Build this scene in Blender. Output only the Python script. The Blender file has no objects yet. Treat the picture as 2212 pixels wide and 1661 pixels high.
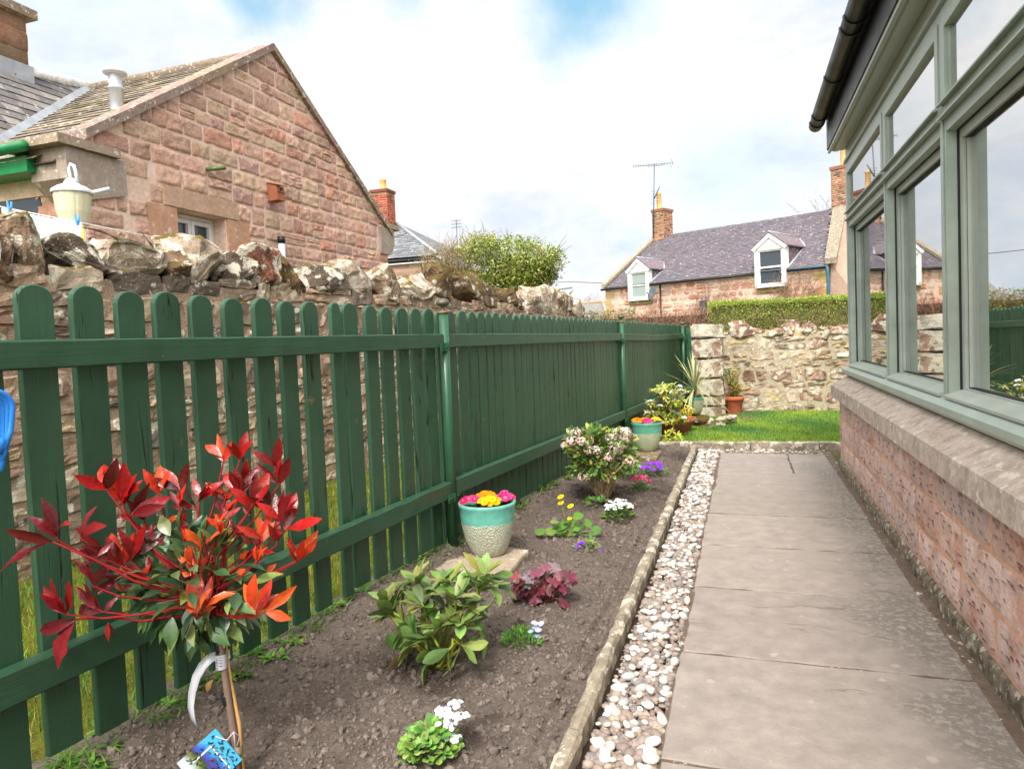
import bpy, math, random
import numpy as np
from mathutils import Vector, Matrix, noise as mnoise, bvhtree
random.seed(7); RNG=np.random.default_rng(7)
C=bpy.data.collections.new('garden'); bpy.context.scene.collection.children.link(C)
V=Vector
# ---------------------------------------------------------------- calibrated camera (photo measured at 2212 x 1661)
FL,CX,CY,HC=1490.,1106.,796.,1.35
YAW,PITCH,ROLL=0.32462,0.04090,0.04
Fv=V((-math.sin(YAW)*math.cos(PITCH),math.cos(YAW)*math.cos(PITCH),-math.sin(PITCH)))
_R0=V((math.cos(YAW),math.sin(YAW),0)); _U0=_R0.cross(Fv)
Rv=_R0*math.cos(ROLL)-_U0*math.sin(ROLL); Uv=_R0*math.sin(ROLL)+_U0*math.cos(ROLL)
CAM=V((0,0,HC))
def ray(px,py): return Fv+Rv*((px-CX)/FL)-Uv*((py-CY)/FL)
def G(px,py,z=0.0):
    r=ray(px,py); return CAM+r*((z-HC)/r.z)
def PL(px,py,p,n):
    r=ray(px,py); return CAM+r*((V(p)-CAM).dot(n)/r.dot(n))
def YP(px,py,y): return PL(px,py,(0,y,0),V((0,1,0)))
def DP(px,py,d): return CAM+ray(px,py)*d
def project(v):
    d=V(v)-CAM; k=d.dot(Fv); return CX+FL*d.dot(Rv)/k, CY-FL*d.dot(Uv)/k
# ---------------------------------------------------------------- mesh building
class MB:
    def __init__(s): s.v=[];s.f=[];s.c=[];s.m=[];s.sm=[];s.col=(1,1,1);s.mi=0;s.smooth=False
    def add(s,vs,fs,col=None,mi=None,smooth=None):
        b=len(s.v); s.v.extend([tuple(p) for p in vs]); c=col or s.col; m=s.mi if mi is None else mi; q=s.smooth if smooth is None else smooth
        for f in fs: s.f.append(tuple(b+i for i in f)); s.c.append(c); s.m.append(m); s.sm.append(q)
    def obox(s,o,x,y,z,**k):
        o,x,y,z=V(o),V(x),V(y),V(z)
        p=[o,o+x,o+x+y,o+y,o+z,o+x+z,o+x+y+z,o+y+z]
        fs=[(0,3,2,1),(4,5,6,7),(0,1,5,4),(1,2,6,5),(2,3,7,6),(3,0,4,7)]
        if x.cross(y).dot(z)<0: fs=[f[::-1] for f in fs]
        s.add(p,fs,**k)
    def box(s,a,b,**k):
        lo=[min(a[i],b[i]) for i in range(3)];hi=[max(a[i],b[i]) for i in range(3)]
        s.obox(lo,(hi[0]-lo[0],0,0),(0,hi[1]-lo[1],0),(0,0,hi[2]-lo[2]),**k)
    def tube(s,pts,r,n=8,cap=True,**k):
        pts=[V(p) for p in pts]; N=len(pts); rs=r if isinstance(r,(list,tuple)) else [r]*N
        vs=[];up=None
        for i,p in enumerate(pts):
            t=(pts[min(i+1,N-1)]-pts[max(i-1,0)]).normalized()
            if up is None:
                up=V((0,0,1)) if abs(t.z)<.9 else V((1,0,0))
            a=t.cross(up); 
            if a.length<1e-5: a=t.orthogonal()
            a.normalize(); b=a.cross(t).normalized(); up=b
            for j in range(n):
                w=2*math.pi*j/n; vs.append(p+a*(rs[i]*math.cos(w))+b*(rs[i]*math.sin(w)))
        fs=[]
        for i in range(N-1):
            for j in range(n):
                fs.append((i*n+j,i*n+(j+1)%n,(i+1)*n+(j+1)%n,(i+1)*n+j))
        if cap: fs.append(tuple(range(n))[::-1]); fs.append(tuple((N-1)*n+j for j in range(n)))
        k.setdefault('smooth',n>4); s.add(vs,fs,**k)
    def lathe(s,o,prof,n=32,axis=None,cols=None,**k):
        o=V(o);vs=[]
        z=V(axis).normalized() if axis is not None else V((0,0,1)); a=z.orthogonal().normalized() if axis is not None else V((1,0,0)); b=z.cross(a)
        for r,h in prof:
            for j in range(n):
                w=2*math.pi*j/n; vs.append(o+a*(r*math.cos(w))+b*(r*math.sin(w))+z*h)
        k.setdefault('smooth',True)
        for i in range(len(prof)-1):
            fs=[(i*n+j,i*n+(j+1)%n,(i+1)*n+(j+1)%n,(i+1)*n+j) for j in range(n)]
            if i==0: s.add(vs,[],**k); b0=len(s.v)-len(vs)
            for f in fs:
                s.f.append(tuple(b0+q for q in f)); s.c.append(cols[i] if cols else (k.get('col') or s.col)); s.m.append(s.mi); s.sm.append(k['smooth'])
    def prism(s,poly,ext,**k):
        ext=V(ext);n=len(poly);poly=[V(p) for p in poly]
        nrm=V((0,0,0))
        for i in range(n): nrm+=poly[i].cross(poly[(i+1)%n])
        if nrm.dot(ext)>0: poly=poly[::-1]
        s.add(poly+[p+ext for p in poly],[tuple(range(n)),tuple(range(n,2*n))[::-1]]+[((i+1)%n,i,n+i,n+(i+1)%n) for i in range(n)],**k)
    def leaf(s,base,d,up,L,W,fold=.25,droop=.3,prof=(.12,.62,1,.78,.3,0.02),wav=0,**k):
        """one curved folded blade: midrib follows a bend, both halves lift by fold"""
        d=V(d).normalized(); up=V(up); up=(up-d*up.dot(d)); up=up.normalized() if up.length>1e-4 else d.orthogonal().normalized()
        side=d.cross(up); n=len(prof); vs=[]; p=V(base); ang=0
        for i,w in enumerate(prof):
            t=i/(n-1); dd=d*math.cos(ang)-up*math.sin(ang); uu=up*math.cos(ang)+d*math.sin(ang)
            h=W*w*.5; lift=h*fold+ (wav*h*math.sin(i*2.3))
            vs+= [p+side*h+uu*lift, p, p-side*h+uu*(h*fold-wav*h*math.sin(i*2.3+1))]
            p=p+dd*(L/(n-1)); ang+=droop/(n-1)
        fs=[]
        for i in range(n-1):
            a=3*i; fs+=[(a,a+1,a+4,a+3),(a+1,a+2,a+5,a+4)]
        k.setdefault('smooth',True); c0=k.pop('col',s.col); b0=len(s.v); s.add(vs,[],**k)
        for q,f in enumerate(fs):
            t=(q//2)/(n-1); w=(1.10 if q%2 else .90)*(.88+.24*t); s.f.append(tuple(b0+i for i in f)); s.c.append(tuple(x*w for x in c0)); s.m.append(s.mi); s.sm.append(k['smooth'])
    def disc(s,c,nrm,r,n=8,rough=0,cup=0,**k):
        nrm=V(nrm).normalized();a=nrm.orthogonal().normalized();b=nrm.cross(a);c=V(c)
        ph=random.random()*6
        vs=[c]+[c+(a*math.cos(2*math.pi*j/n+ph)+b*math.sin(2*math.pi*j/n+ph))*(r*(1+rough*(1 if j%2 else -1)))+nrm*cup*r for j in range(n)]
        k.setdefault('smooth',False); s.add(vs,[(0,1+j,1+(j+1)%n) for j in range(n)],**k)
    def petals(s,c,nrm,r,n=5,w=.9,cup=.25,**k):
        nrm=V(nrm).normalized();a=nrm.orthogonal().normalized();b=nrm.cross(a);c=V(c);ph=random.random()*6
        for j in range(n):
            t=2*math.pi*j/n+ph; d=a*math.cos(t)+b*math.sin(t); sd=nrm.cross(d); h=r*w*math.pi/n
            s.add([c,c+d*r*.6+sd*h+nrm*cup*r*.5,c+d*r+nrm*cup*r*.6,c+d*r*.6-sd*h+nrm*cup*r*.5],[(0,3,2,1)],**k)
    def ball(s,c,r,n=8,m=6,sc=(1,1,1),**k):
        c=V(c);vs=[c+V((0,0,r*sc[2]))]
        for i in range(1,m):
            f=math.pi*i/m
            for j in range(n):
                w=2*math.pi*j/n; vs.append(c+V((r*sc[0]*math.sin(f)*math.cos(w),r*sc[1]*math.sin(f)*math.sin(w),r*sc[2]*math.cos(f))))
        vs.append(c-V((0,0,r*sc[2]))); e=len(vs)-1
        fs=[(0,1+j,1+(j+1)%n) for j in range(n)]
        for i in range(m-2):
            for j in range(n): fs.append((1+i*n+j,1+(i+1)*n+j,1+(i+1)*n+(j+1)%n,1+i*n+(j+1)%n))
        fs+=[(e,1+(m-2)*n+(j+1)%n,1+(m-2)*n+j) for j in range(n)]
        k.setdefault('smooth',True); s.add(vs,fs,**k)
    def build(s,name,mats,parent=None,origin=None):
        me=bpy.data.meshes.new(name)
        o0=V(origin) if origin is not None else V((0,0,0))
        me.from_pydata([tuple(V(p)-o0) for p in s.v],[],s.f)
        if not isinstance(mats,(list,tuple)): mats=[mats]
        for m in mats: me.materials.append(m)
        me.polygons.foreach_set('material_index',s.m); me.polygons.foreach_set('use_smooth',s.sm)
        ca=me.color_attributes.new('Col','FLOAT_COLOR','CORNER')
        arr=[]
        for f,c in zip(s.f,s.c): arr.extend(((*c,1.0) if len(c)==3 else c)*len(f))
        ca.data.foreach_set('color',arr)
        me.update()
        o=bpy.data.objects.new(name,me); C.objects.link(o)
        if parent is not None: o.parent=parent
        o.location=o0 if parent is None else o0-parent.location
        return o
def npmesh(name,verts,faces,cols,mats,smooth=True,parent=None):
    """verts (n,3), faces (m,k) ints, cols (m,3)"""
    me=bpy.data.meshes.new(name); n=len(verts); m,k=faces.shape
    me.vertices.add(n); me.vertices.foreach_set('co',verts.astype(np.float32).ravel())
    me.loops.add(m*k); me.loops.foreach_set('vertex_index',faces.astype(np.int32).ravel())
    me.polygons.add(m); me.polygons.foreach_set('loop_start',np.arange(0,m*k,k,dtype=np.int32))
    try: me.polygons.foreach_set('loop_total',np.full(m,k,dtype=np.int32))
    except Exception: pass
    me.polygons.foreach_set('use_smooth',np.full(m,smooth)); me.materials.append(mats)
    me.update(calc_edges=True)
    ca=me.color_attributes.new('Col','FLOAT_COLOR','CORNER')
    c4=np.concatenate([cols,np.ones((m,1))],1).astype(np.float32); ca.data.foreach_set('color',np.repeat(c4,k,axis=0).ravel())
    o=bpy.data.objects.new(name,me); C.objects.link(o); o.parent=parent
    return o
def rotmats(n,tilt=1.0,rng=RNG):
    a=rng.uniform(0,2*np.pi,n); t=rng.normal(0,tilt,n); b=rng.uniform(0,2*np.pi,n)
    ca,sa=np.cos(a),np.sin(a); Z=np.zeros(n);O=np.ones(n)
    Rz=np.stack([np.stack([ca,-sa,Z],1),np.stack([sa,ca,Z],1),np.stack([Z,Z,O],1)],1)
    kx,ky=np.cos(b),np.sin(b); ct,st=np.cos(t),np.sin(t)
    Rt=np.stack([np.stack([ct+kx*kx*(1-ct),kx*ky*(1-ct),ky*st],1),np.stack([kx*ky*(1-ct),ct+ky*ky*(1-ct),-kx*st],1),np.stack([-ky*st,kx*st,ct],1)],1)
    return Rt@Rz
def scatter(name,tv,tf,pos,mats3,cols,material,smooth=True,parent=None):
    n=len(pos); k=len(tv)
    vv=np.einsum('nij,kj->nki',mats3,tv)+pos[:,None,:]
    ff=(tf[None]+ (np.arange(n)*k)[:,None,None]).reshape(-1,tf.shape[1])
    return npmesh(name,vv.reshape(-1,3),ff,np.repeat(cols,len(tf),axis=0),material,smooth,parent)
def sphere_t(n=8,m=5,noise=0,seed=0,quad=True):
    r=np.random.default_rng(seed); vs=[];
    for i in range(m+1):
        f=math.pi*(i*.96+.02*m)/m
        for j in range(n):
            w=2*math.pi*j/n; k=1+r.normal(0,noise); vs.append((math.sin(f)*math.cos(w)*k,math.sin(f)*math.sin(w)*k,math.cos(f)*k))
    fs=[(i*n+j,(i+1)*n+j,(i+1)*n+(j+1)%n,i*n+(j+1)%n) for i in range(m) for j in range(n)]
    return np.array(vs),np.array(fs)
# ---------------------------------------------------------------- objects
def tag(o,label=None,cat=None,group=None,kind=None):
    if label: o['label']=label
    if cat: o['category']=cat
    if group: o['group']=group
    if kind: o['kind']=kind
    return o
def thing(name,loc,label,cat,group=None):
    o=bpy.data.objects.new(name,None); o.empty_display_size=.1; C.objects.link(o); o.location=V(loc)
    return tag(o,label,cat,group)
# ---------------------------------------------------------------- materials
def L(r,g,b):
    f=lambda c:(c/255/12.92 if c/255<=.04045 else ((c/255+.055)/1.055)**2.4)
    return (f(r),f(g),f(b))
class NT:
    def __init__(s,name):
        s.mat=bpy.data.materials.new(name); s.mat.use_nodes=True; s.t=s.mat.node_tree; s.t.nodes.clear()
        s.out=s.t.nodes.new('ShaderNodeOutputMaterial'); s.b=s.t.nodes.new('ShaderNodeBsdfPrincipled'); s.t.links.new(s.b.outputs[0],s.out.inputs[0])
        tc=s.t.nodes.new('ShaderNodeTexCoord'); s.obj=tc.outputs['Object']; s.tc=tc
    def n(s,t): return s.t.nodes.new(t)
    def put(s,sock,v):
        if v is None: return
        if isinstance(v,(int,float)): sock.default_value=v if isinstance(sock.default_value,(int,float)) else (v,v,v,1)[:len(sock.default_value)]
        elif isinstance(v,(tuple,list)):
            sock.default_value=(*v,1) if len(v)==3 and len(sock.default_value)==4 else v
        else: s.t.links.new(v,sock)
    def map(s,scale=(1,1,1),loc=(0,0,0),rot=(0,0,0),vec=None):
        m=s.n('ShaderNodeMapping'); s.put(m.inputs[0],vec or s.obj); m.inputs['Scale'].default_value=scale; m.inputs['Location'].default_value=loc; m.inputs['Rotation'].default_value=rot; return m.outputs[0]
    def noise(s,scale=5,detail=4,rough=.55,vec=None,dist=0):
        m=s.n('ShaderNodeTexNoise'); s.put(m.inputs['Vector'],vec or s.obj); m.inputs['Scale'].default_value=scale; m.inputs['Detail'].default_value=detail; m.inputs['Roughness'].default_value=rough; m.inputs['Distortion'].default_value=dist; return m.outputs['Fac']
    def vor(s,scale=5,feat='F1',vec=None,out='Distance',rand=1):
        m=s.n('ShaderNodeTexVoronoi'); m.feature=feat; s.put(m.inputs['Vector'],vec or s.obj); m.inputs['Scale'].default_value=scale; m.inputs['Randomness'].default_value=rand; return m.outputs[out]
    def ramp(s,fac,stops):
        m=s.n('ShaderNodeValToRGB'); e=m.color_ramp.elements
        while len(e)<len(stops): e.new(.5)
        for i,(p,c) in enumerate(stops):
            e[i].position=p; e[i].color=(c,c,c,1) if isinstance(c,(int,float)) else (*c,1)
        s.put(m.inputs[0],fac); return m.outputs[0]
    def mix(s,fac,a,b,mode='MIX'):
        m=s.n('ShaderNodeMix'); m.data_type='RGBA'; m.blend_type=mode; s.put(m.inputs[0],fac); s.put(m.inputs[6],a); s.put(m.inputs[7],b); return m.outputs[2]
    def math(s,op,a,b=None):
        m=s.n('ShaderNodeMath'); m.operation=op; s.put(m.inputs[0],a); s.put(m.inputs[1],b); return m.outputs[0]
    def attr(s,name='Col'):
        m=s.n('ShaderNodeAttribute'); m.attribute_name=name; return m.outputs['Color']
    def rnd(s): return s.n('ShaderNodeObjectInfo').outputs['Random']
    def bump(s,h,st=.5,dist=.01,nrm=None):
        m=s.n('ShaderNodeBump'); s.put(m.inputs['Height'],h); m.inputs['Strength'].default_value=st; m.inputs['Distance'].default_value=dist
        if nrm is not None: s.t.links.new(nrm,m.inputs['Normal'])
        return m.outputs[0]
    def upness(s):
        g=s.n('ShaderNodeNewGeometry'); x=s.n('ShaderNodeSeparateXYZ'); s.t.links.new(g.outputs['Normal'],x.inputs[0]); return x.outputs[2]
    def sep(s,vec=None):
        x=s.n('ShaderNodeSeparateXYZ'); s.put(x.inputs[0],vec or s.obj); return x.outputs
    def fin(s,col,rough=.7,nrm=None,spec=.3,**k):
        s.put(s.b.inputs['Base Color'],col); s.put(s.b.inputs['Roughness'],rough); s.b.inputs['Specular IOR Level'].default_value=spec
        if nrm is not None: s.t.links.new(nrm,s.b.inputs['Normal'])
        for a,v in k.items(): s.put(s.b.inputs[a],v)
        return s.mat
def vcol(name,rough=.6,spec=.3,var=.25,scale=30,bump=.3,bscale=40,bdist=.003,trans=0,sheen=0):
    """colour from the Col attribute with noise variation; trans adds leaf translucency"""
    m=NT(name); c=m.attr(); n=m.noise(scale,4); k=m.math('MULTIPLY_ADD',n,2*var)
    k.node.inputs[2].default_value=1-var
    mm=m.n('ShaderNodeVectorMath'); mm.operation='SCALE'; m.put(mm.inputs[0],c); m.put(mm.inputs['Scale'],k)
    nr=m.bump(m.noise(bscale,5),bump,bdist) if bump else None
    m.fin(mm.outputs[0],rough,nr,spec)
    if trans:
        tr=m.n('ShaderNodeBsdfTranslucent'); m.put(tr.inputs[0],mm.outputs[0]); mx=m.n('ShaderNodeMixShader'); mx.inputs[0].default_value=trans
        m.t.links.new(m.b.outputs[0],mx.inputs[1]); m.t.links.new(tr.outputs[0],mx.inputs[2]); m.t.links.new(mx.outputs[0],m.out.inputs[0])
    return m.mat
def stone_mat(name,lichen=.0,moss=0.,bump=.6,scale=1.,dark=0.,bd=.012,pits=0,orange=0.,white=L(222,214,200)):
    m=NT(name); c=m.attr()
    n1=m.noise(3.5*scale,5,.6); n2=m.noise(22*scale,6,.65); n3=m.noise(90*scale,4,.6)
    c1=m.mix(.75,c,m.ramp(n2,[(.25,.68),(.5,1.0),(.75,1.3)]),'MULTIPLY')
    c2=m.mix(m.ramp(n1,[(.42,0),(.68,.5)]),c1,m.mix(1,c1,(.75,.68,.58),'MULTIPLY'))
    if orange: c2=m.mix(m.math('MULTIPLY',m.ramp(m.noise(2.3*scale,3,vec=m.map(loc=(5,2,1))),[(.56,0),(.66,1)]),orange),c2,L(190,105,70))
    if dark: c2=m.mix(m.math('MULTIPLY',m.ramp(m.noise(5*scale,5,vec=m.map(loc=(1,7,3))),[(.45,0),(.62,1)]),dark),c2,L(62,54,46))
    if lichen:
        sp=m.vor(9*scale,'SMOOTH_F1',vec=m.map(loc=(3,1,2))); ns=m.noise(7*scale,6,.7,vec=m.map(loc=(9,4,2)))
        a=m.ramp(m.math('ADD',m.math('MULTIPLY',ns,1.0),m.math('MULTIPLY',sp,-.35)),[(.5-.17*lichen,0),(.54-.17*lichen,1)])
        sp2=m.ramp(m.vor(38*scale,vec=m.map(loc=(7,3,8))),[(.16,1),(.24,0)]); g2=m.ramp(m.noise(4*scale,2,vec=m.map(loc=(2,2,9))),[(.5,0),(.6,1)])
        a2=m.math('MAXIMUM',a,m.math('MULTIPLY',sp2,g2))
        c2=m.mix(m.math('MULTIPLY',a2,.85),c2,m.mix(n2,white,L(188,182,158)))
    if moss:
        u=m.math('ADD',m.math('MULTIPLY',m.upness(),.35),m.noise(4*scale,5,.65,vec=m.map(loc=(6,6,1))))
        a=m.ramp(u,[(.82-.22*moss,0),(.9-.22*moss,1)])
        c2=m.mix(a,c2,m.mix(n3,L(62,58,22),L(125,105,45)))
    h=m.math('ADD',n2,m.math('MULTIPLY',n3,.45)); h=m.math('ADD',h,m.math('MULTIPLY',n1,1.2))
    if pits:
        pv=m.vor(1.,vec=m.map((30,15,34))); pt=m.ramp(m.math('ADD',pv,m.math('MULTIPLY',n2,.3)),[(.22,0),(.5,1)]); h=m.math('ADD',h,m.math('MULTIPLY',pt,pits)); c2=m.mix(m.ramp(pt,[(0,.22),(.5,0),(.7,0),(1,.25)]),c2,m.mix(pt,m.mix(1,c2,(.6,.55,.52),'MULTIPLY'),L(222,200,188)))
    return m.fin(c2,.9,m.bump(h,bump,bd),.2)
import bmesh
def rockgeo(size,seed,npts=18,sub=2,rough=.05,box=.5):
    rr=random.Random(seed); bm=bmesh.new()
    for i in range(npts):
        d=V((rr.gauss(0,1),rr.gauss(0,1),rr.gauss(0,1))).normalized()
        m=max(abs(d.x),abs(d.y),abs(d.z)); d=d*((1-box)+box/m)*rr.uniform(.85,1.0)
        bm.verts.new(d)
    bmesh.ops.convex_hull(bm,input=bm.verts[:])
    for v in [v for v in bm.verts if not v.link_faces]: bm.verts.remove(v)
    bmesh.ops.bevel(bm,geom=bm.edges[:],offset=.07,segments=1,affect='EDGES')
    bmesh.ops.triangulate(bm,faces=[f for f in bm.faces if len(f.verts)>4])
    bmesh.ops.subdivide_edges(bm,edges=bm.edges[:],cuts=sub,use_grid_fill=True)
    o=V((seed*3.7%91,seed*1.3%77,0))
    for v in bm.verts:
        n=mnoise.noise_vector(v.co*1.7+o)*rough*2+mnoise.noise_vector(v.co*5+o)*rough
        v.co=v.co+n
    bm.verts.index_update()
    vs=[V((v.co.x*size[0],v.co.y*size[1],v.co.z*size[2])) for v in bm.verts]; fs=[tuple(v.index for v in f.verts) for f in bm.faces]; bm.free()
    return vs,fs
def rock(mb,c,size,rotz=0,seed=1,col=(.3,.25,.2),tilt=(0,0),smooth=False,**k):
    vs,fs=rockgeo(size,seed,**k); M=Matrix.Translation(V(c))@Matrix.Rotation(rotz,4,'Z')@Matrix.Rotation(tilt[0],4,'X')@Matrix.Rotation(tilt[1],4,'Y')
    mb.add([M@v for v in vs],fs,col=col,smooth=smooth)
def blockwork(mb,o,ux,uz,nr,W,rows,wr,pal,relief=.02,gap=.008,zmax=None,skip=(),irr=0.,rnd=0.,nx=6,nz=4,seed=1,zjit=0.,edge=-.006,split=.12,smooth=True):
    """courses of individual stone faces standing proud of a mortar bed"""
    rr=random.Random(seed); o,ux,uz,nr=V(o),V(ux),V(uz),V(nr); z=0
    for h in rows:
        u=-rr.uniform(0,wr[1]*.5)
        while u<W:
            w=rr.uniform(*wr)*rr.choice((.7,1,1,1.3)); u0,u1=max(u,0),min(u+w,W)
            if W-u1<wr[0]*.5: u1=W
            u+=w
            if u1-u0<.03: continue
            z0=z+rr.uniform(-zjit,zjit); z1=z+h+rr.uniform(-zjit,zjit)
            splits=[(z0,z1)] if not(irr and rr.random()<split and h>.12) else [(z0,z0+(z1-z0)*.5),(z0+(z1-z0)*.5,z1)]
            for a,b in splits:
                a2,b2,c2,d2=u0+gap,u1-gap,a+gap,b-gap
                if b2-a2<.01 or d2-c2<.008: continue
                um,zm=(a2+b2)/2,(c2+d2)/2
                if zmax and c2>zmax(um)-.02: continue
                if any(s[0]<um<s[1] and s[2]<zm<s[3] for s in skip): continue
                bad=False
                for s in skip:
                    if a2<s[1] and b2>s[0] and c2<s[3] and d2>s[2]:
                        if um<s[0]: b2=min(b2,s[0]-.004)
                        elif um>s[1]: a2=max(a2,s[1]+.004)
                        elif zm<s[2]: d2=min(d2,s[2]-.004)
                        else: c2=max(c2,s[3]+.004)
                if b2-a2<.02 or d2-c2<.012: continue
                pc=rr.choice(pal); k=rr.uniform(.82,1.15); col=tuple(min(1,x*k) for x in pc)
                of=V((rr.uniform(0,99),rr.uniform(0,99),0)); rel=relief*rr.uniform(.5,1.3); vs=[]
                tl=rr.uniform(-.4,.4)
                for j in range(nz+1):
                    for i in range(nx+1):
                        s=[0,.06,.94,1][{0:0,1:1,nx-1:2,nx:3}[i]] if i in (0,1,nx-1,nx) else i/nx
                        t=[0,.1,.9,1][{0:0,1:1,nz-1:2,nz:3}[j]] if j in (0,1,nz-1,nz) else j/nz
                        A,B=s*2-1,t*2-1
                        if rnd:
                            A*=math.sqrt(max(0,1-B*B*rnd)); B*=math.sqrt(max(0,1-(s*2-1)**2*rnd))
                        uu=um+A*(b2-a2)/2; zz=zm+B*(d2-c2)/2
                        q=V((uu*7,zz*7,0))+of
                        if irr: nn=mnoise.noise_vector(q); uu+=nn.x*irr*.02; zz+=nn.y*irr*.02
                        border=i in(0,nx) or j in(0,nz)
                        dd=edge if border else rel*(.35+.9*(mnoise.noise(q*1.6)+.5)+.5*mnoise.noise(q*4)+.35*mnoise.noise(q*9)+tl*B*.5)
                        if zmax: zz=min(zz,zmax(uu)-.002)
                        vs.append(o+ux*uu+uz*zz+nr*dd)
                fs=[(j*(nx+1)+i,j*(nx+1)+i+1,(j+1)*(nx+1)+i+1,(j+1)*(nx+1)+i) for j in range(nz) for i in range(nx)]
                if ux.cross(uz).dot(nr)<0: fs=[f[::-1] for f in fs]
                mb.add(vs,fs,col=col,smooth=smooth)
        z+=h
def rows(total,a,b,seed=1):
    rr=random.Random(seed); r=[];t=0
    while t<total: h=rr.uniform(a,b); r.append(h); t+=h
    return r
def slates(mb,o,ux,us,nr,W,S,sw,ex,pal,seed=1,clip=None,th=.008,var=(.75,1.2)):
    """overlapping slates: rows up the slope, each a thin tilted slab"""
    rr=random.Random(seed); o,ux,us,nr=V(o),V(ux),V(us),V(nr); k=0; s=0
    while s<S:
        u=-(k%2)*sw*.5-rr.uniform(0,.03)
        while u<W:
            w=sw*rr.uniform(.8,1.15); a,b=max(u,0)+.003,min(u+w,W)-.003; u+=w
            if b-a<.02: continue
            if clip and not clip((a+b)/2,s+ex/2): continue
            e=min(ex*1.12,S-s+.02); l=th*rr.uniform(1.6,2.6); pc=rr.choice(pal); q=rr.uniform(*var); sk=rr.uniform(-.004,.004)
            p=[o+ux*a+us*(s+sk)+nr*l,o+ux*b+us*(s-sk)+nr*l,o+ux*b+us*(s+e)+nr*.002,o+ux*a+us*(s+e)+nr*.002]
            lo=[p[0]-nr*th,p[1]-nr*th,p[2]-nr*th*.5,p[3]-nr*th*.5]
            mb.add(p+lo,[(0,1,2,3),(4,5,1,0),(7,4,0,3),(5,6,2,1)],col=tuple(x*q for x in pc))
        s+=ex; k+=1
# ================================================================ materials
def paint(name,base,grain=(60,60,3),crack=0.,rough=.42,worn=0.):
    m=NT(name); r=m.rnd(); off=m.n('ShaderNodeVectorMath'); off.operation='ADD'; m.t.links.new(m.obj,off.inputs[0])
    cb=m.n('ShaderNodeCombineXYZ'); rv=m.math('MULTIPLY',r,37.); [m.t.links.new(rv,cb.inputs[i]) for i in range(3)]; m.t.links.new(cb.outputs[0],off.inputs[1])
    vec=m.map(grain,vec=off.outputs[0]); g=m.noise(1.,6,.7,vec=vec,dist=.6); g2=m.noise(6,3,vec=off.outputs[0]); fine=m.noise(160,2,vec=off.outputs[0])
    c=m.mix(m.ramp(g2,[(.3,0),(.75,1)]),tuple(x*.82 for x in base),tuple(x*1.18 for x in base)); c=m.mix(m.math('MULTIPLY',r,.5),c,tuple(x*k for x,k in zip(base,(1.7,1.35,1.45))))
    c=m.mix(m.ramp(g,[(.27,.28),(.38,0)]),c,tuple(x*.35 for x in base))
    hh=m.math('ADD',m.math('MULTIPLY',g,1.0),m.math('MULTIPLY',fine,.15))
    if crack:
        v2=m.map((grain[0]*.42,grain[1]*.42,grain[2]*.5),vec=off.outputs[0],loc=(4,9,2)); cr=m.noise(1.,2,.4,vec=v2,dist=.35)
        z=m.sep()[2]
        line=m.ramp(m.math('ABSOLUTE',m.math('SUBTRACT',cr,.5)),[(.0,1),(.012,1),(.022,0)])
        line=m.math('MULTIPLY',line,m.ramp(m.noise(2.2,2,vec=m.map((5,5,1),vec=off.outputs[0])),[(.56,0),(.62,1)]))
        c=m.mix(line,c,(.004,.006,.005)); hh=m.math('SUBTRACT',hh,m.math('MULTIPLY',line,2.5))
    if worn:
        w=m.ramp(m.noise(9,6,.7,vec=m.map((1,1,1),vec=off.outputs[0])),[(.66,0),(.70,1)]); c=m.mix(m.math('MULTIPLY',w,worn),c,L(150,130,80))
    return m.fin(c,m.ramp(g2,[(.2,rough-.08),(.8,rough+.12)]),m.bump(hh,.55,.0035),.4)
GREEN=(.027,.080,.042)
M_picket=paint('green_fence_paint',GREEN,(90,90,3),crack=1,worn=.5)
M_rail=paint('green_rail_paint',GREEN,(3,3,90),crack=0,worn=.3)
M_post=paint('green_metal_paint',(.024,.094,.046),(4,4,4),rough=.3)
M_sage=paint('sage_green_paint',(.315,.385,.325),(4,4,4),rough=.38)
M_soil_c=(.088,.068,.056)
def soil():
    m=NT('garden_soil'); n1=m.noise(3,5,.6); n2=m.noise(60,6,.7); n3=m.noise(220,3,.6)
    c=m.mix(m.ramp(n2,[(.3,0),(.7,1)]),L(90,80,73),L(130,117,108)); c=m.mix(m.ramp(n1,[(.35,0),(.65,1)]),m.mix(1,c,(.72,.7,.68),'MULTIPLY'),c)
    soil_dark=m.attr(); c=m.mix(soil_dark,c,L(58,46,39))
    c=m.mix(m.ramp(n3,[(.72,0),(.78,.6)]),c,L(190,180,165))
    h=m.math('ADD',n2,m.math('MULTIPLY',n3,.4)); return m.fin(c,.95,m.bump(h,.9,.012),.15)
M_soil=soil(); M_clod=vcol('soil_clod',.95,.1,.35,90,.8,120,.004)
M_peb=vcol('pebble',.55,.35,.18,60,.15,150,.001)
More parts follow.
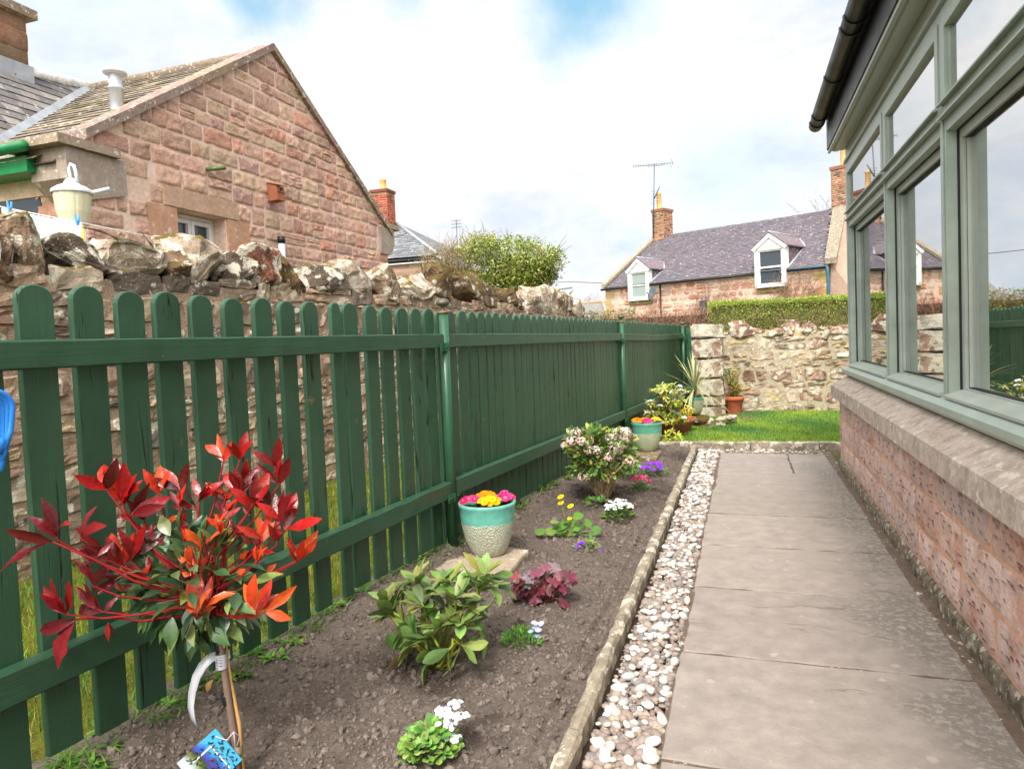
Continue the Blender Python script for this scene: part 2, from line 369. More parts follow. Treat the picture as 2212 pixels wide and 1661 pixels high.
def slabmat():
    m=NT('sandstone_flag'); a=m.attr(); n1=m.noise(1.6,5,.6); n2=m.noise(9,7,.65); n3=m.noise(130,4,.6); n4=m.noise(34,6,.7)
    c=m.mix(m.ramp(n2,[(.3,0),(.7,1)]),L(134,124,116),L(160,149,140)); c=m.mix(1,c,a,'MULTIPLY')
    c=m.mix(m.ramp(n4,[(.35,.35),(.5,0),(.62,0),(.8,.35)]),c,m.mix(n4,L(100,91,84),L(188,178,165)))
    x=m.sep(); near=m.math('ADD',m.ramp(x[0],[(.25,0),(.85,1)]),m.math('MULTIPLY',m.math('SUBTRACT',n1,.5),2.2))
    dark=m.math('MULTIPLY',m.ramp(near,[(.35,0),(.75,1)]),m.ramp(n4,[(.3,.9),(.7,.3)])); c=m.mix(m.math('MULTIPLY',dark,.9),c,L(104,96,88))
    # pale round lichen, thicker towards the house and the near end
    lw=m.math('ADD',near,m.ramp(x[1],[(.18,.35),(.4,0)])) ; m.n  # (scaled below)
    vd=m.vor(19,vec=m.map((1,1,1))); blob=m.ramp(m.math('ADD',m.noise(33,4,.6),m.math('MULTIPLY',n4,.25)),[(.655,0),(.69,1)])
    sel=m.ramp(x[1],[(0,1),(1,.55)]); 
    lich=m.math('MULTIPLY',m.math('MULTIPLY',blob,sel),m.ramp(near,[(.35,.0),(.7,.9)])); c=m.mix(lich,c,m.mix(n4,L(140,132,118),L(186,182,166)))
    spk=m.ramp(m.vor(55),[(.07,1),(.11,0)]); c=m.mix(m.math('MULTIPLY',spk,m.ramp(n2,[(.55,0),(.62,.9)])),c,L(205,200,192))
    v3=m.vor(6,vec=m.map((1,1,1),loc=(3,3,0))); c=m.mix(m.ramp(m.math('ADD',v3,m.math('MULTIPLY',n4,.3)),[(.22,.8),(.27,0)]),c,L(172,158,145))
    crk=m.noise(1.1,5,.55,vec=m.map((.55,1.6,1),loc=(7,2,0))); cr=m.math('MULTIPLY',m.ramp(m.math('ABSOLUTE',m.math('SUBTRACT',crk,.5)),[(0,1),(.004,1),(.008,0)]),m.ramp(m.noise(1.7,2,vec=m.map(loc=(1,8,0))),[(.6,0),(.64,1)]))
    c=m.mix(m.math('MULTIPLY',cr,.3),c,L(88,76,66)); pass
    h=m.math('ADD',m.math('MULTIPLY',n2,1.6),m.math('ADD',m.math('MULTIPLY',n4,.5),m.math('MULTIPLY',n3,.3))); h=m.math('SUBTRACT',h,cr)
    return m.fin(c,m.ramp(n2,[(.3,.62),(.7,.85)]),m.bump(h,.5,.008),.35)
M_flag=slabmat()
M_joint=stone_mat('joint_mortar',lichen=.1,moss=-1,bump=.9)
M_kerb=stone_mat('kerb_stone',lichen=.6,moss=-1,bump=.9,dark=.45,scale=1.5)
M_rub=stone_mat('rubble_stone',lichen=.4,moss=.05,bump=.9,dark=.35)
M_rub2=stone_mat('far_wall_stone',lichen=.55,moss=.2,bump=.9,dark=.6)
M_cop=stone_mat('coping_stone',lichen=.85,moss=.2,bump=.9,dark=.4,bd=.025)
M_cop2=stone_mat('mossy_coping_stone',lichen=.5,moss=.8,bump=1.,dark=.75,bd=.03)
M_mort=stone_mat('lime_mortar',lichen=.35,moss=.15,bump=.9,bd=.02)
M_gable=stone_mat('pink_sandstone',bump=1.,scale=1.3,dark=.10,orange=.25,bd=.03)
M_gmort=stone_mat('pink_mortar',bump=.4)
M_dress=stone_mat('dressed_sandstone',bump=.25,lichen=.15,bd=.005,dark=.1)
M_plinth=stone_mat('tooled_red_sandstone',bump=1,orange=.6,scale=1.9,bd=.014,dark=.3,pits=1.6)
M_sill=stone_mat('stone_sill',lichen=.35,bump=.5,scale=2.2,dark=.25,bd=.006)
M_base=stone_mat('mossy_base_course',lichen=.5,moss=-1,bump=1,scale=3.5,dark=.7,white=L(190,188,178))
M_slate=stone_mat('roof_slate',lichen=.08,bump=.3,scale=1.,bd=.006,white=L(190,190,185))
M_slateM=stone_mat('mossy_roof_slate',lichen=.3,moss=-.35,bump=.4,scale=1.,bd=.006)
M_brick=vcol('brick',.9,.15,.3,12,.5,60,.004)
def flat(name,col,rough=.5,spec=.4,metal=0,bump=.15,scale=40,var=.12):
    m=NT(name); n=m.noise(scale,5); n2=m.noise(scale*.15,4)
    c=m.mix(m.ramp(n2,[(.3,0),(.7,1)]),tuple(x*(1-var) for x in col),tuple(min(1,x*(1+var)) for x in col))
    return m.fin(c,m.ramp(n2,[(.2,max(.05,rough-.1)),(.8,min(1,rough+.1))]),m.bump(n,bump,.002),spec,Metallic=metal)
M_white=flat('white_paint',(.78,.78,.78),.4); M_black=flat('black_gutter_plastic',(.010,.010,.011),.42,.35)
M_lead=flat('lead_flashing',(.36,.38,.41),.5,.5,.3,.4,30,.2); M_greeng=flat('green_gutter_paint',(.01,.2,.06),.25,.5)
M_glassd=None
def glass(name,ior=1.9,tint=(.9,.95,.92),dark=None,refl=1.0):
    m=NT(name); fr=m.n('ShaderNodeFresnel'); fr.inputs[0].default_value=ior
    gl=m.n('ShaderNodeBsdfGlossy'); gl.inputs['Roughness'].default_value=.012; gl.inputs[0].default_value=(refl,refl,refl,1)
    pass
    if dark is None:
        tr=m.n('ShaderNodeBsdfTransparent'); tr.inputs[0].default_value=(*tint,1)
    else:
        tr=m.n('ShaderNodeBsdfDiffuse'); m.put(tr.inputs[0],dark)
    mx=m.n('ShaderNodeMixShader'); m.t.links.new(fr.outputs[0],mx.inputs[0]); m.t.links.new(tr.outputs[0],mx.inputs[1]); m.t.links.new(gl.outputs[0],mx.inputs[2]); m.t.links.new(mx.outputs[0],m.out.inputs[0])
    return m.mat
M_glass=glass('window_glass',20)
M_pane_dark=glass('far_window_glass',1.6,dark=(.05,.065,.08))
M_leaf=vcol('leaf',.32,.5,.22,25,.25,60,.003,trans=.22)
M_leafm=vcol('matte_leaf',.6,.25,.25,30,.3,60,.003,trans=.25)
M_petal=vcol('petal',.6,.2,.12,60,0,trans=.3)
M_stem=vcol('stem',.65,.25,.25,50,.4,90,.002)
M_grass=vcol('grass_blade',.6,.25,.3,2,0,trans=.3)
M_terr=flat('terracotta',L(176,100,66),.75,.25,0,.3,60,.15)
# ================================================================ ground
def gmat(name,a,b,s=3):
    m=NT(name); n=m.noise(s,6,.6); n2=m.noise(s*14,5,.7); c=m.mix(m.ramp(m.math('ADD',m.math('MULTIPLY',n,.6),m.math('MULTIPLY',n2,.4)),[(.35,0),(.65,1)]),a,b); return m.fin(c,.95,m.bump(n2,.8,.03),.1)
mb=MB(); mb.add([(-700,-700,-.05),(700,-700,-.05),(700,700,-.05),(-700,700,-.05)],[(0,1,2,3)])
tag(mb.build('ground',gmat('meadow',L(70,78,40),L(98,100,60),.3)),kind='structure')
FA=math.radians(5); FD=V((math.sin(FA),math.cos(FA),0)); FN=V((math.cos(FA),-math.sin(FA),0)) # fence direction, normal towards the path
P1=G(980,1193,.06)
def FP(s,off=0,z=0): q=P1+FD*s+FN*off; return V((q.x,q.y,z))
def fence_x(y): return P1.x+(y-P1.y)*math.tan(FA)
def soilz(x,y):
    d=x-fence_x(y); e=-.6-x
    z=.012+.075*math.exp(-max(d,0)/.22)+(.018 if e>.08 else 0)
    if d<-.05: z=max(.03,z+ (d+.05)*.25)
    p=V((x,y,0)); z+=.022*mnoise.noise(p*2.2)+.016*mnoise.noise(p*6.5+V((3,1,0)))+.010*mnoise.noise(p*17)+.007*mnoise.noise(p*40)
    return z if e>.03 else z*.6+.0
DARK_SOIL=[(945,1480,.14,.05),(1010,1610,.13,.1),(1040,1560,.09,.1),(870,1440,.15,.06),(1300,1085,.5,.3),(1415,1060,.3,.25),(1130,1210,.08,.1),(1380,1040,.3,.3),(1480,985,.3,.3)]  # darker soil patches by plants and pots, damp beside the nearest white rock cress
DARK_SOILP=[(G(a,b,.03),r) for a,b,r,_ in DARK_SOIL]
def soil_dark(x,y):
    w=0
    for p,r in DARK_SOILP:
        d=math.hypot(x-p.x,y-p.y)/r
        d+=.5*mnoise.noise(V((x*9,y*9,0))); w=max(w,min(1,max(0,1.15-d))*.75)
    return w
def grid(nx,ny,fn,name,material,colfn=None,smooth=True):
    vs=[];cs=[]
    for j in range(ny+1):
        for i in range(nx+1): vs.append(fn(i/nx,j/ny)); 
    fs=np.array([(j*(nx+1)+i,j*(nx+1)+i+1,(j+1)*(nx+1)+i+1,(j+1)*(nx+1)+i) for j in range(ny) for i in range(nx)])
    for f in fs:
        v=vs[f[0]]; q=colfn(v[0],v[1]) if colfn else 1; cs.append(list(q) if isinstance(q,tuple) else [q]*3)
    return npmesh(name,np.array(vs),fs,np.array(cs,dtype=float),material,smooth)
def sfn(a,b):
    y=.9+(8.24-.9)*(b**1.35); x0=fence_x(y)-.28; x=x0+(-.60-x0)*a; x=min(x,-.592); return (x,y,soilz(x,y))
soil_o=tag(grid(120,420,sfn,'soil_bed',M_soil,soil_dark),kind='structure')
tv,tf=sphere_t(7,4,.16,3)
n=19000; yy=1.3+(8.15-1.3)*RNG.random(n)**1.7; ff=np.array([fence_x(y) for y in yy]); xx=(ff-.12)+(-.61-(ff-.12))*RNG.random(n)
sz=np.clip(RNG.lognormal(-5.35,.55,n),.002,.021); zz=np.array([soilz(a,b) for a,b in zip(xx,yy)])
R3=rotmats(n,1.)*sz[:,None,None]*RNG.uniform(.6,1.2,(n,1,3)); wv=np.array([soil_dark(a,b) for a,b in zip(xx,yy)])
cc=np.array(L(116,104,96))[None]*RNG.uniform(.7,1.3,(n,1))*(1-.6*wv[:,None])
tag(scatter('soil_clods',tv,tf,np.stack([xx,yy,zz+sz*.25],1),R3,cc,M_clod,False),'loose crumbs and clods of brown earth over the flower bed','soil',kind='stuff')
# grass strip behind the fence
def gsfn(a,b):
    y=.5+16*b; x1=fence_x(y)-.24; x0=x1-2.6; x=x0+(x1-x0)*a; return (x,y,.0+.03*mnoise.noise(V((x*2,y*2,5))))
tag(grid(24,120,gsfn,'grass_strip',gmat('mossy_turf',L(78,78,28),L(120,116,45),5)),kind='structure')
def blades(name,n,xf,h,cols,label,cat,w=.0035,lean=.45,zf=lambda x,y:0.0):
    tvv=np.array([(-1,0,0),(1,0,0),(.75,.25,.5),(-.75,.25,.5),(.15,.8,1),(-.15,.8,1.)],dtype=float); tff=np.array([(0,1,2,3),(3,2,4,5)])
    P=np.array([xf() for _ in range(n)]); hh=RNG.uniform(*h,n)
    M=rotmats(n,.28); S=np.zeros((n,3,3)); S[:,0,0]=w*RNG.uniform(.6,1.3,n); S[:,1,1]=hh*lean*RNG.uniform(.3,1.4,n); S[:,2,2]=hh
    c=np.array(cols)[RNG.integers(0,len(cols),n)]*RNG.uniform(.75,1.25,(n,1))*np.array([[1+.9*mnoise.noise(V((a*1.6,b*1.1,2))),1+.5*mnoise.noise(V((a*1.6,b*1.1,2))),1] for a,b in P]); z=np.array([zf(a,b) for a,b in P])
    return tag(scatter(name,tvv,tff,np.stack([P[:,0],P[:,1],z],1),M@S,c,M_grass,True),label,cat,kind='stuff')
def rf():
    y=1.1+9*random.random()**1.6; x1=fence_x(y)-.08; t=random.random(); return (x1-2.3*t,y)
blades('tufted_grass',26000,rf,(.02,.075),[L(90,130,45),L(110,145,52),L(140,150,66),L(80,115,42)],'tufty mossy grass between the picket fence and the stone wall','grass',.0028)
# lawn
LX0=-1.0
def lfn(a,b):
    x=LX0+6*a; y=8.34+3.62*b; return (x,y,.035+.008*mnoise.noise(V((x*2,y*2,1))))
tag(grid(60,40,lfn,'lawn',gmat('lawn_turf',L(70,100,30),L(100,130,45),4)),kind='structure')
def lf():
    while True:
        x=LX0+.02+3.2*random.random(); y=8.35+3.5*random.random()
        if x<-.12 and y>10.35: 
            continue
        return (x,y)
blades('lawn_grass',60000,lf,(.012,.035),[L(122,156,62),L(140,172,72),L(155,178,88),L(112,142,60)],'short bright green mown lawn grass in front of the far wall','grass',.004,zf=lambda x,y:.035)
# flags
mb=MB(); rr=random.Random(4)
ys=[1.0,2.17,2.956,3.753,4.52,5.32,6.10,6.92,8.0]
def slab(x0,x1,y0,y1,seed,mb=mb):
    r=random.Random(seed); n=14; pts=[]
    g=.010; e=lambda k:mnoise.noise(V((seed*7.1+k*1.3,k*.7,0)))*.014
    for i in range(n): t=i/n; pts.append((x0+g+(x1-x0-2*g)*t,y0+g+e(i)))
    for i in range(n): t=i/n; pts.append((x1-g+e(i+40),y0+g+(y1-y0-2*g)*t))
    for i in range(n): t=i/n; pts.append((x1-g-(x1-x0-2*g)*t,y1-g+e(i+80)))
    for i in range(n): t=i/n; pts.append((x0+g+e(i+120),y1-g-(y1-y0-2*g)*t))
    z=r.uniform(-.004,.004); tx,ty=r.uniform(-.003,.003),r.uniform(-.003,.003); c=r.uniform(.94,1.06); col=(c,c*r.uniform(.98,1),c*r.uniform(.96,1.0))
    cx,cy=sum(p[0] for p in pts)/len(pts),sum(p[1] for p in pts)/len(pts); N=len(pts)
    zz=lambda p:z+tx*(p[0]-cx)+ty*(p[1]-cy)
    top=[(cx+(p[0]-cx)*.993,cy+(p[1]-cy)*.99,zz(p)) for p in pts]; rim=[(p[0],p[1],zz(p)-.006) for p in pts]; bot=[(p[0],p[1],-.06) for p in pts]
    mb.add(top+rim+bot,[tuple(range(N))]+[(N+i,N+(i+1)%N,(i+1)%N,i) for i in range(N)]+[(2*N+i,2*N+(i+1)%N,N+(i+1)%N,N+i) for i in range(N)],col=col)
for k in range(8):
    a,b=ys[k],ys[k+1]; sl=-.285+rr.uniform(-.012,.012)
    if k==7: slab(sl,.42,a,b,50); slab(.42,.82,a,b,51)
    else: slab(sl,.815,a,b,10+k)
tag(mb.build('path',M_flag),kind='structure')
mb=MB(); mb.col=L(112,98,86)
def bedf(a,b): x=-.30+1.16*a; y=1.+7.1*b; return (x,y,-.007+.004*mnoise.noise(V((x*14,y*14,0)))+(.012 if x>.80 else 0))
o=grid(60,360,bedf,'path_joints',M_joint,lambda x,y:L(108,92,80)); tag(o,kind='structure')
# kerb stones
def kerbs(name,segs,ax):
    mb=MB()
    for k,(a,b,c0,c1,zt) in enumerate(segs):
        n=28; vs=[]; 
        for i in range(n+1):
            t=i/n; u=a+.004+(b-a-.008)*t
            for (w,z) in ((c0,-.1),(c0,zt-.012),(c0+.014,zt),(c1-.012,zt),(c1,zt-.015),(c1,-.1)):
                nn=mnoise.noise_vector(V((u*9+k*5,w*20,z*20)))*.009+mnoise.noise_vector(V((u*30+k*5,w*50,z*30)))*.004
                p=(w+nn.x,u,z+nn.z) if ax=='y' else (u,w+nn.x,z+nn.z); vs.append(p)
        fs=[(i*6+j,(i+1)*6+j,(i+1)*6+j+1,i*6+j+1) for i in range(n) for j in range(5)]+[tuple(range(6)),tuple(n*6+j for j in range(6))[::-1]]
        if ax=='x': fs=[f[::-1] for f in fs]
        q=random.Random(k+len(name)).uniform(.85,1.15); mb.add(vs,[f[::-1] for f in fs],col=tuple(x*q for x in L(160,148,130)),smooth=False)
    return mb.build(name,M_kerb)
r=random.Random(9); segs=[]; y=.9
for L_ in (.62,.66,.98,.95,1.0,.96,.9,1.24): segs.append((y,y+L_,-.600+r.uniform(-.008,.008),-.535+r.uniform(-.006,.006),.048+r.uniform(-.01,.012))); y+=L_
segs[-1]=(segs[-1][0],8.24,*segs[-1][2:])
tag(kerbs('kerb',segs,'y'),kind='structure')
segs=[]; x=-1.35
for L_ in (.78,.62,.72,.74): segs.append((x,x+L_,8.25,8.335,.085+r.uniform(-.008,.008))); x+=L_
tag(kerbs('lawn_kerb',segs,'x'),kind='structure')
# gravel
pv,pf=sphere_t(10,6,.035,5)
def pebbles(n,smin,smax,cols,zl,power=1.35):
    P=[];S=[]
    for _ in range(n):
        s=smin+(smax-smin)*random.random()**2
        if random.random()<.93: y=1.25+(8.2-1.25)*random.random()**power; x=random.uniform(-.53+s,-.297)
        else: x=random.uniform(-.5,.83); y=random.uniform(8.02,8.22)
        P.append((x,y,random.uniform(*zl))); S.append(s)
    P=np.array(P);S=np.array(S); M=rotmats(n,.25)*S[:,None,None]; M=M*np.stack([RNG.uniform(.75,1.25,n),RNG.uniform(.6,.95,n),RNG.uniform(.4,.68,n)],1)[:,None,:]
    return P,M,np.array(cols)[RNG.integers(0,len(cols),n)]*RNG.uniform(.85,1.12,(n,1))
a=pebbles(7500,.008,.026,[L(150,134,122),L(134,120,112),L(165,148,132),L(142,126,118),L(158,140,128),L(125,120,118)],(-.022,-.006))
b=pebbles(800,.012,.028,[L(206,199,188),L(194,189,181),L(218,206,192),L(202,188,176),L(176,176,174),L(215,212,205)],(-.006,.012),1.15)
tag(scatter('pebbles',pv,pf,np.concatenate([a[0],b[0]]),np.concatenate([a[1],b[1]]),np.concatenate([a[2],b[2]]),M_peb),'white and brown rounded pebbles filling the strip beside the path','gravel',kind='stuff')
mb=MB(); mb.add([(-.56,.9,-.025),(-.27,.9,-.025),(-.27,8.27,-.025),(-.56,8.27,-.025)],[(0,1,2,3)]); mb.add([(-.27,7.98,-.025),(.86,7.98,-.025),(.86,8.27,-.025),(-.27,8.27,-.025)],[(0,1,2,3)])
tag(mb.build('gravel_bed',M_soil),kind='structure')
# ================================================================ picket fence
fence=thing('picket_fence',P1,'green painted picket fence with round topped boards between the flower bed and the stone wall','fence')
def picket(s,w,zt,zb,seed,off=-.045,th=.021,yaw=0.):
    r=random.Random(seed); mb=MB(); n=9; pts=[]; h=w/2; lean=r.uniform(-.006,.006)
    prof=[(-h,0)]+[(-h,zt-zb-h*.8)]+[(-h*math.cos(math.pi*i/n),zt-zb-h*.8+h*.8*math.sin(math.pi*i/n)) for i in range(1,n)]+[(h,zt-zb-h*.8),(h,0)]
    d=(FD*math.cos(yaw)+FN*math.sin(yaw)); nn=(FN*math.cos(yaw)-FD*math.sin(yaw))
    o=FP(s,off,zb); b=.0035
    fr=[]; 
    for k,(a,e) in enumerate(((1,0),(1,th-b),(1-2*b/w,th))):
        fr.append([o+d*(x*a+lean*z)+V((0,0,z if z<.01 else z-(b if k==2 else 0)))+nn*(e-th/2)+nn*.003*mnoise.noise(V((z*3,seed,0))) for x,z in prof])
    N=len(prof); mb.add(fr[0]+fr[1]+fr[2],[tuple(range(N))]+[tuple(2*N+i for i in range(N))[::-1]]+[((i+1)%N+N*k,i+N*k,i+N*(k+1),(i+1)%N+N*(k+1)) for k in (0,1) for i in range(N)])
    return mb.build('picket',M_picket,fence,origin=o)
meas=[(-2.428,-2.324),(-2.275,-2.17),(-2.127,-2.024),(-1.979,-1.871),(-1.827,-1.722),(-1.675,-1.572),(-1.517,-1.412),(-1.368,-1.270),(-1.219,-1.115),(-1.017,-.948),(-.922,-.810),(-.757,-.655),(-.607,-.502),(-.456,-.348),(-.304,-.197),(-.166,-.058),(-.02,.085),(.110,.222),(.255,.37),(.400,.515)]
r=random.Random(2); pk=[(-3.05,-2.95),(-2.89,-2.79),(-2.735,-2.632),(-2.583,-2.478)]+meas
s=.535
while s<9.1: w=.112+r.uniform(-.008,.006); pk.append((s,s+w)); s+=w+r.uniform(.004,.014)*(1.3 if s<3 else .7)
for i,(a,b) in enumerate(pk[:96]):
    m=(a+b)/2; picket(m,b-a,1.556-.006*m+r.uniform(-.006,.006),.135-.012*m+r.uniform(-.012,.012),i,yaw=r.uniform(-.04,.04) if i!=13 else 0)
def rail(s0,s1,z0,z1,hh,th,bow=0.,chip=0.):
    mb=MB(); n=26
    vs=[];N=8
    for i in range(n+1):
        t=i/n; s=s0+(s1-s0)*t; z=z0+(z1-z0)*t-bow*math.sin(math.pi*t); o=bow*1.2*math.sin(math.pi*t)
        b=.005; prof=[(-th/2+b,0),(th/2-b,0),(th/2,b),(th/2,hh-b),(th/2-b,hh),(-th/2+b,hh),(-th/2,hh-b),(-th/2,b)]
        for k,(x,y) in enumerate(prof):
            nn=.0025*mnoise.noise(V((s*5,k,hh*10))); c=-chip*max(0,mnoise.noise(V((s*7,3,1))))*(1 if k in(3,4) else 0) if -1.5<s<-.15 else 0
            q=FP(s,x+nn+o+c*.5,z+y+nn+c); vs.append(q)
    fs=[(i*N+j,i*N+(j+1)%N,(i+1)*N+(j+1)%N,(i+1)*N+j) for i in range(n) for j in range(N)]+[tuple(range(N))[::-1],tuple(n*N+j for j in range(N))]
    mb.add(vs,fs); return mb.build('rail',M_rail,fence,origin=FP((s0+s1)/2,0,z0))
S1,S2=4.27,8.42
for a,b,za,zb,bw in ((-3.2,-.035,1.322,1.321,0),(.035,S1-.035,1.321,1.296,.0),(S1+.035,S2-.035,1.294,1.266,.018)): rail(a,b,za,zb,.084,.03,bw)
for a,b,za,zb,bw in ((-3.2,-.035,.400,.408,0),(.035,S1-.035,.412,.375,0),(S1+.035,S2-.035,.372,.34,0)): rail(a,b,za,zb,.098,.05,bw,.035)
M_bronze=flat('weathered_bronze',(.13,.12,.085),.5,.5,.5,.5,60,.35); M_rust=flat('rusty_collar',(.3,.13,.06),.85,.2,0,.6,60,.3)
def post(s,zt,zb=.03,br=True):
    mb=MB(); o=FP(s,0,zb); mb.tube([FP(s,0,zb),FP(s,0,zt)],.0295,20); p=mb.build('post',M_post,fence,origin=o)
    mb=MB(); mb.lathe(FP(s,0,zt),[(0,0),(.033,0),(.033,.006),(.022,.009),(.012,.014),(.011,.032),(.02,.038),(.036,.046),(.041,.056),(.039,.066),(.030,.077),(.014,.085),(0,.087)],20)
    f=mb.build('finial',M_bronze,p,origin=FP(s,0,zt)); f.location=V((0,0,zt-zb))
    mb=MB(); mb.lathe(FP(s,0,zt-.004),[(.0300,0),(.0345,0),(.0345,.006),(.0335,.007)],20,); c=mb.build('collar',M_rust,p,origin=FP(s,0,zt)); c.location=V((0,0,zt-zb))
    if br:
        for z in (1.30-.0065*s,.385-.01*s):
            mb=MB(); mb.obox(FP(s-.085,.017 if z>1 else .027,z),FD*.06,FN*.006,V((0,0,.05))); mb.obox(FP(s-.03,.012,z),FD*.012,FN*.03,V((0,0,.05)))
            mb.tube([FP(s-.075,.036,z+.025),FP(s-.02,.036,z+.027)],.003,6); mb.tube([FP(s+.02,.032,z+.026),FP(s+.055,.034,z+.029)],.003,6)
            q=mb.build('bracket',M_post,p,origin=FP(s,0,z)); q.location=V((0,0,z-zb))
post(0,1.535,.05); post(S1,1.515,.02); post(S2,1.465,.02)
mb=MB(); b0=FP(S2+.38,.0,0); mb.obox(b0,FD*.09,FN*.09,V((0,0,1.44))); mb.obox(FP(S2+.03,-.01,1.24),FD*.36,FN*.03,V((0,0,.09))); mb.obox(FP(S2+.03,-.01,.3),FD*.36,FN*.03,V((0,0,.09)))
mb.build('gate_stoop',M_post,fence,origin=b0)
# ================================================================ rubble garden wall (left)
W0=P1-FN*2.4; 
def WP(px,py,extra=0): q=PL(px,py,W0-FN*extra,FN); return (q-V((W0.x,W0.y,0))).dot(FD),q.z
def WQ(s,off,z): q=W0+FD*s+FN*off; return V((q.x,q.y,z))
wall=thing('rubble_wall',WQ(3,0,0),'old rubble stone wall topped with rough lichen covered coping stones behind the green fence','stone wall')
pal=[L(168,142,120),L(150,125,108),L(178,150,128),L(138,120,105),L(182,160,132),L(160,130,112),L(118,104,94),L(190,172,150)]
mb=MB(); blockwork(mb,WQ(-3.5,0,0),FD,V((0,0,1)),FN,13.9,rows(1.86,.11,.23,3),(.16,.46),pal,.022,.008,irr=1.6,rnd=.14,nx=7,nz=5,seed=5,zjit=.02,edge=-.012,split=.28,smooth=False)
mb.build('stonework',M_rub,wall,origin=WQ(3,0,0))
vs=[];nx,nz=230,30
for j in range(nz+1):
    for i in range(nx+1):
        s=-3.5+13.9*i/nx;z=1.88*j/nz; vs.append(tuple(WQ(s,.008*mnoise.noise(V((s*6,z*6,0)))+.006*mnoise.noise(V((s*20,z*20,0)))+.002,z)))
mb=MB(); mb.add(vs,[(j*(nx+1)+i,j*(nx+1)+i+1,(j+1)*(nx+1)+i+1,(j+1)*(nx+1)+i) for j in range(nz) for i in range(nx)],col=L(170,146,126),smooth=True)
mb.prism([WQ(-3.5,-.02,0),WQ(10.4,-.02,0),WQ(10.4,-.02,1.86),WQ(-3.5,-.02,1.88)],-FN*.48,col=L(170,146,126))
mb.build('mortar_core',M_mort,wall,origin=WQ(3,0,0))
cop=[(-60,40,500,650,0,1),(31,129,463,596,-.15,0),(120,264,516,601,.42,2),(218,381,492,607,-.42,3),(357,445,545,616,.1,1),(390,495,510,620,.1,3),(495,554,543,626,.25,2),(524,605,538,633,0,4),(603,668,552,634,.25,5),(662,752,573,647,0,2),(722,822,566,650,-.05,3),(817,873,577,650,.3,0),(874,943,589,652,-.2,3),(935,1002,582,658,.35,5),(999,1092,595,668,.25,5),(1078,1133,624,672,0,5),(1133,1168,627,675,0,3),(1158,1203,619,674,0,3),(1193,1240,630,684,.2,0),(1234,1264,648,692,.2,3)]
ccol=[L(148,124,104),L(130,104,84),L(100,86,76),L(182,162,142),L(142,92,76),L(125,100,74)]
CA=math.pi/2-FA
for i,(a,b,t,bt,tl,ty) in enumerate(cop):
    s0,_=WP(a,(t+bt)/2); s1,_=WP(b,(t+bt)/2); _,zt=WP((a+b)/2,t); _,zb=WP((a+b)/2,bt)
    mb=MB(); c=WQ((s0+s1)/2,-.16,(zt+zb)/2); hw=(s1-s0)/2*1.08; hh=(zt-zb)/2*1.2
    k=abs(tl); mb.col=ccol[ty]
    rock(mb,c,(hw*(1-.15*k),.24,hh*(1-.1*k)),CA,seed=100+i*7,col=ccol[ty],tilt=(random.uniform(-.12,.12),tl),npts=20,rough=.09,box=.8)
    mb.build('coping_stone',M_cop2 if ty==5 else M_cop,wall,origin=c)
# second row of coping behind, seen between the front ones, and small packing stones
mb=MB()
for i in range(26):
    s=-2.8+i*.5+random.uniform(-.1,.1); rock(mb,WQ(s,-.34,1.90),(.24,.1,.13),CA,seed=400+i,col=random.choice(ccol[:3]))
for i in range(60):
    s=-2.8+i*.22+random.uniform(-.08,.08); rock(mb,WQ(s,-.02,1.76+random.uniform(-.03,.02)),(random.uniform(.05,.12),.05,random.uniform(.02,.045)),CA,seed=500+i,col=random.choice(pal))
mb.build('packing_stones',M_rub,wall,origin=WQ(3,0,1.8))
# ================================================================ far wall
fw=thing('far_stone_wall',(1.5,12.1,0),'pinkish grey rubble wall with wide pale mortar at the far end of the lawn','stone wall')
palf=[L(192,162,142),L(178,144,126),L(198,176,154),L(170,152,136),L(205,186,164),L(148,116,98),L(186,166,126)]
mb=MB(); blockwork(mb,(-.45,11.95,0),(1,0,0),(0,0,1),(0,-1,0),5.5,rows(1.25,.12,.24,8),(.16,.44),palf,.03,.012,irr=1.8,rnd=.2,nx=7,nz=5,seed=15,zjit=.02,edge=-.014,split=.3,smooth=False)
mb.build('stonework',M_rub2,fw,origin=(1.5,12.1,0))
vs=[];nx,nz=150,34
for j in range(nz+1):
    for i in range(nx+1):
        x=-.45+5.5*i/nx;z=1.30*j/nz; vs.append((x,11.94+.012*mnoise.noise(V((x*7,z*7,9)))+.008*mnoise.noise(V((x*22,z*22,3))),z))
mb=MB(); mb.add(vs,[(j*(nx+1)+i,j*(nx+1)+i+1,(j+1)*(nx+1)+i+1,(j+1)*(nx+1)+i) for j in range(nz) for i in range(nx)],col=L(182,168,145),smooth=True)
mb.box((-.45,11.97,0),(5.05,12.4,1.28),col=L(182,168,145)); mb.build('mortar_core',M_mort,fw,origin=(1.5,12.1,0))
x=-.28;i=0;r=random.Random(5)
fc=[(1568,1640,690,735,1),(1640,1700,706,732,0),(1684,1735,690,731,1),(1722,1768,692,735,1),(1768,1800,703,735,0),(1795,1862,700,732,1)]
for k,(a,b,t,bt,ty) in enumerate(fc+[(1862,1930,698,732,1),(1930,2010,700,732,0)]):
    A=YP(a,(t+bt)/2,11.9);B=YP(b,(t+bt)/2,11.9);zt=YP((a+b)/2,t,11.9).z;zb=YP((a+b)/2,bt,11.9).z
    mb=MB(); c=V(((A.x+B.x)/2,12.06,(zt+zb)/2)); rock(mb,c,((B.x-A.x)/2*1.05,.2,(zt-zb)/2*1.05),0,seed=710+k,col=[L(165,148,128),L(150,118,104)][ty],tilt=(0,r.uniform(-.15,.15)),rough=.06,box=.5); mb.build('coping_stone',M_cop,fw,origin=c)
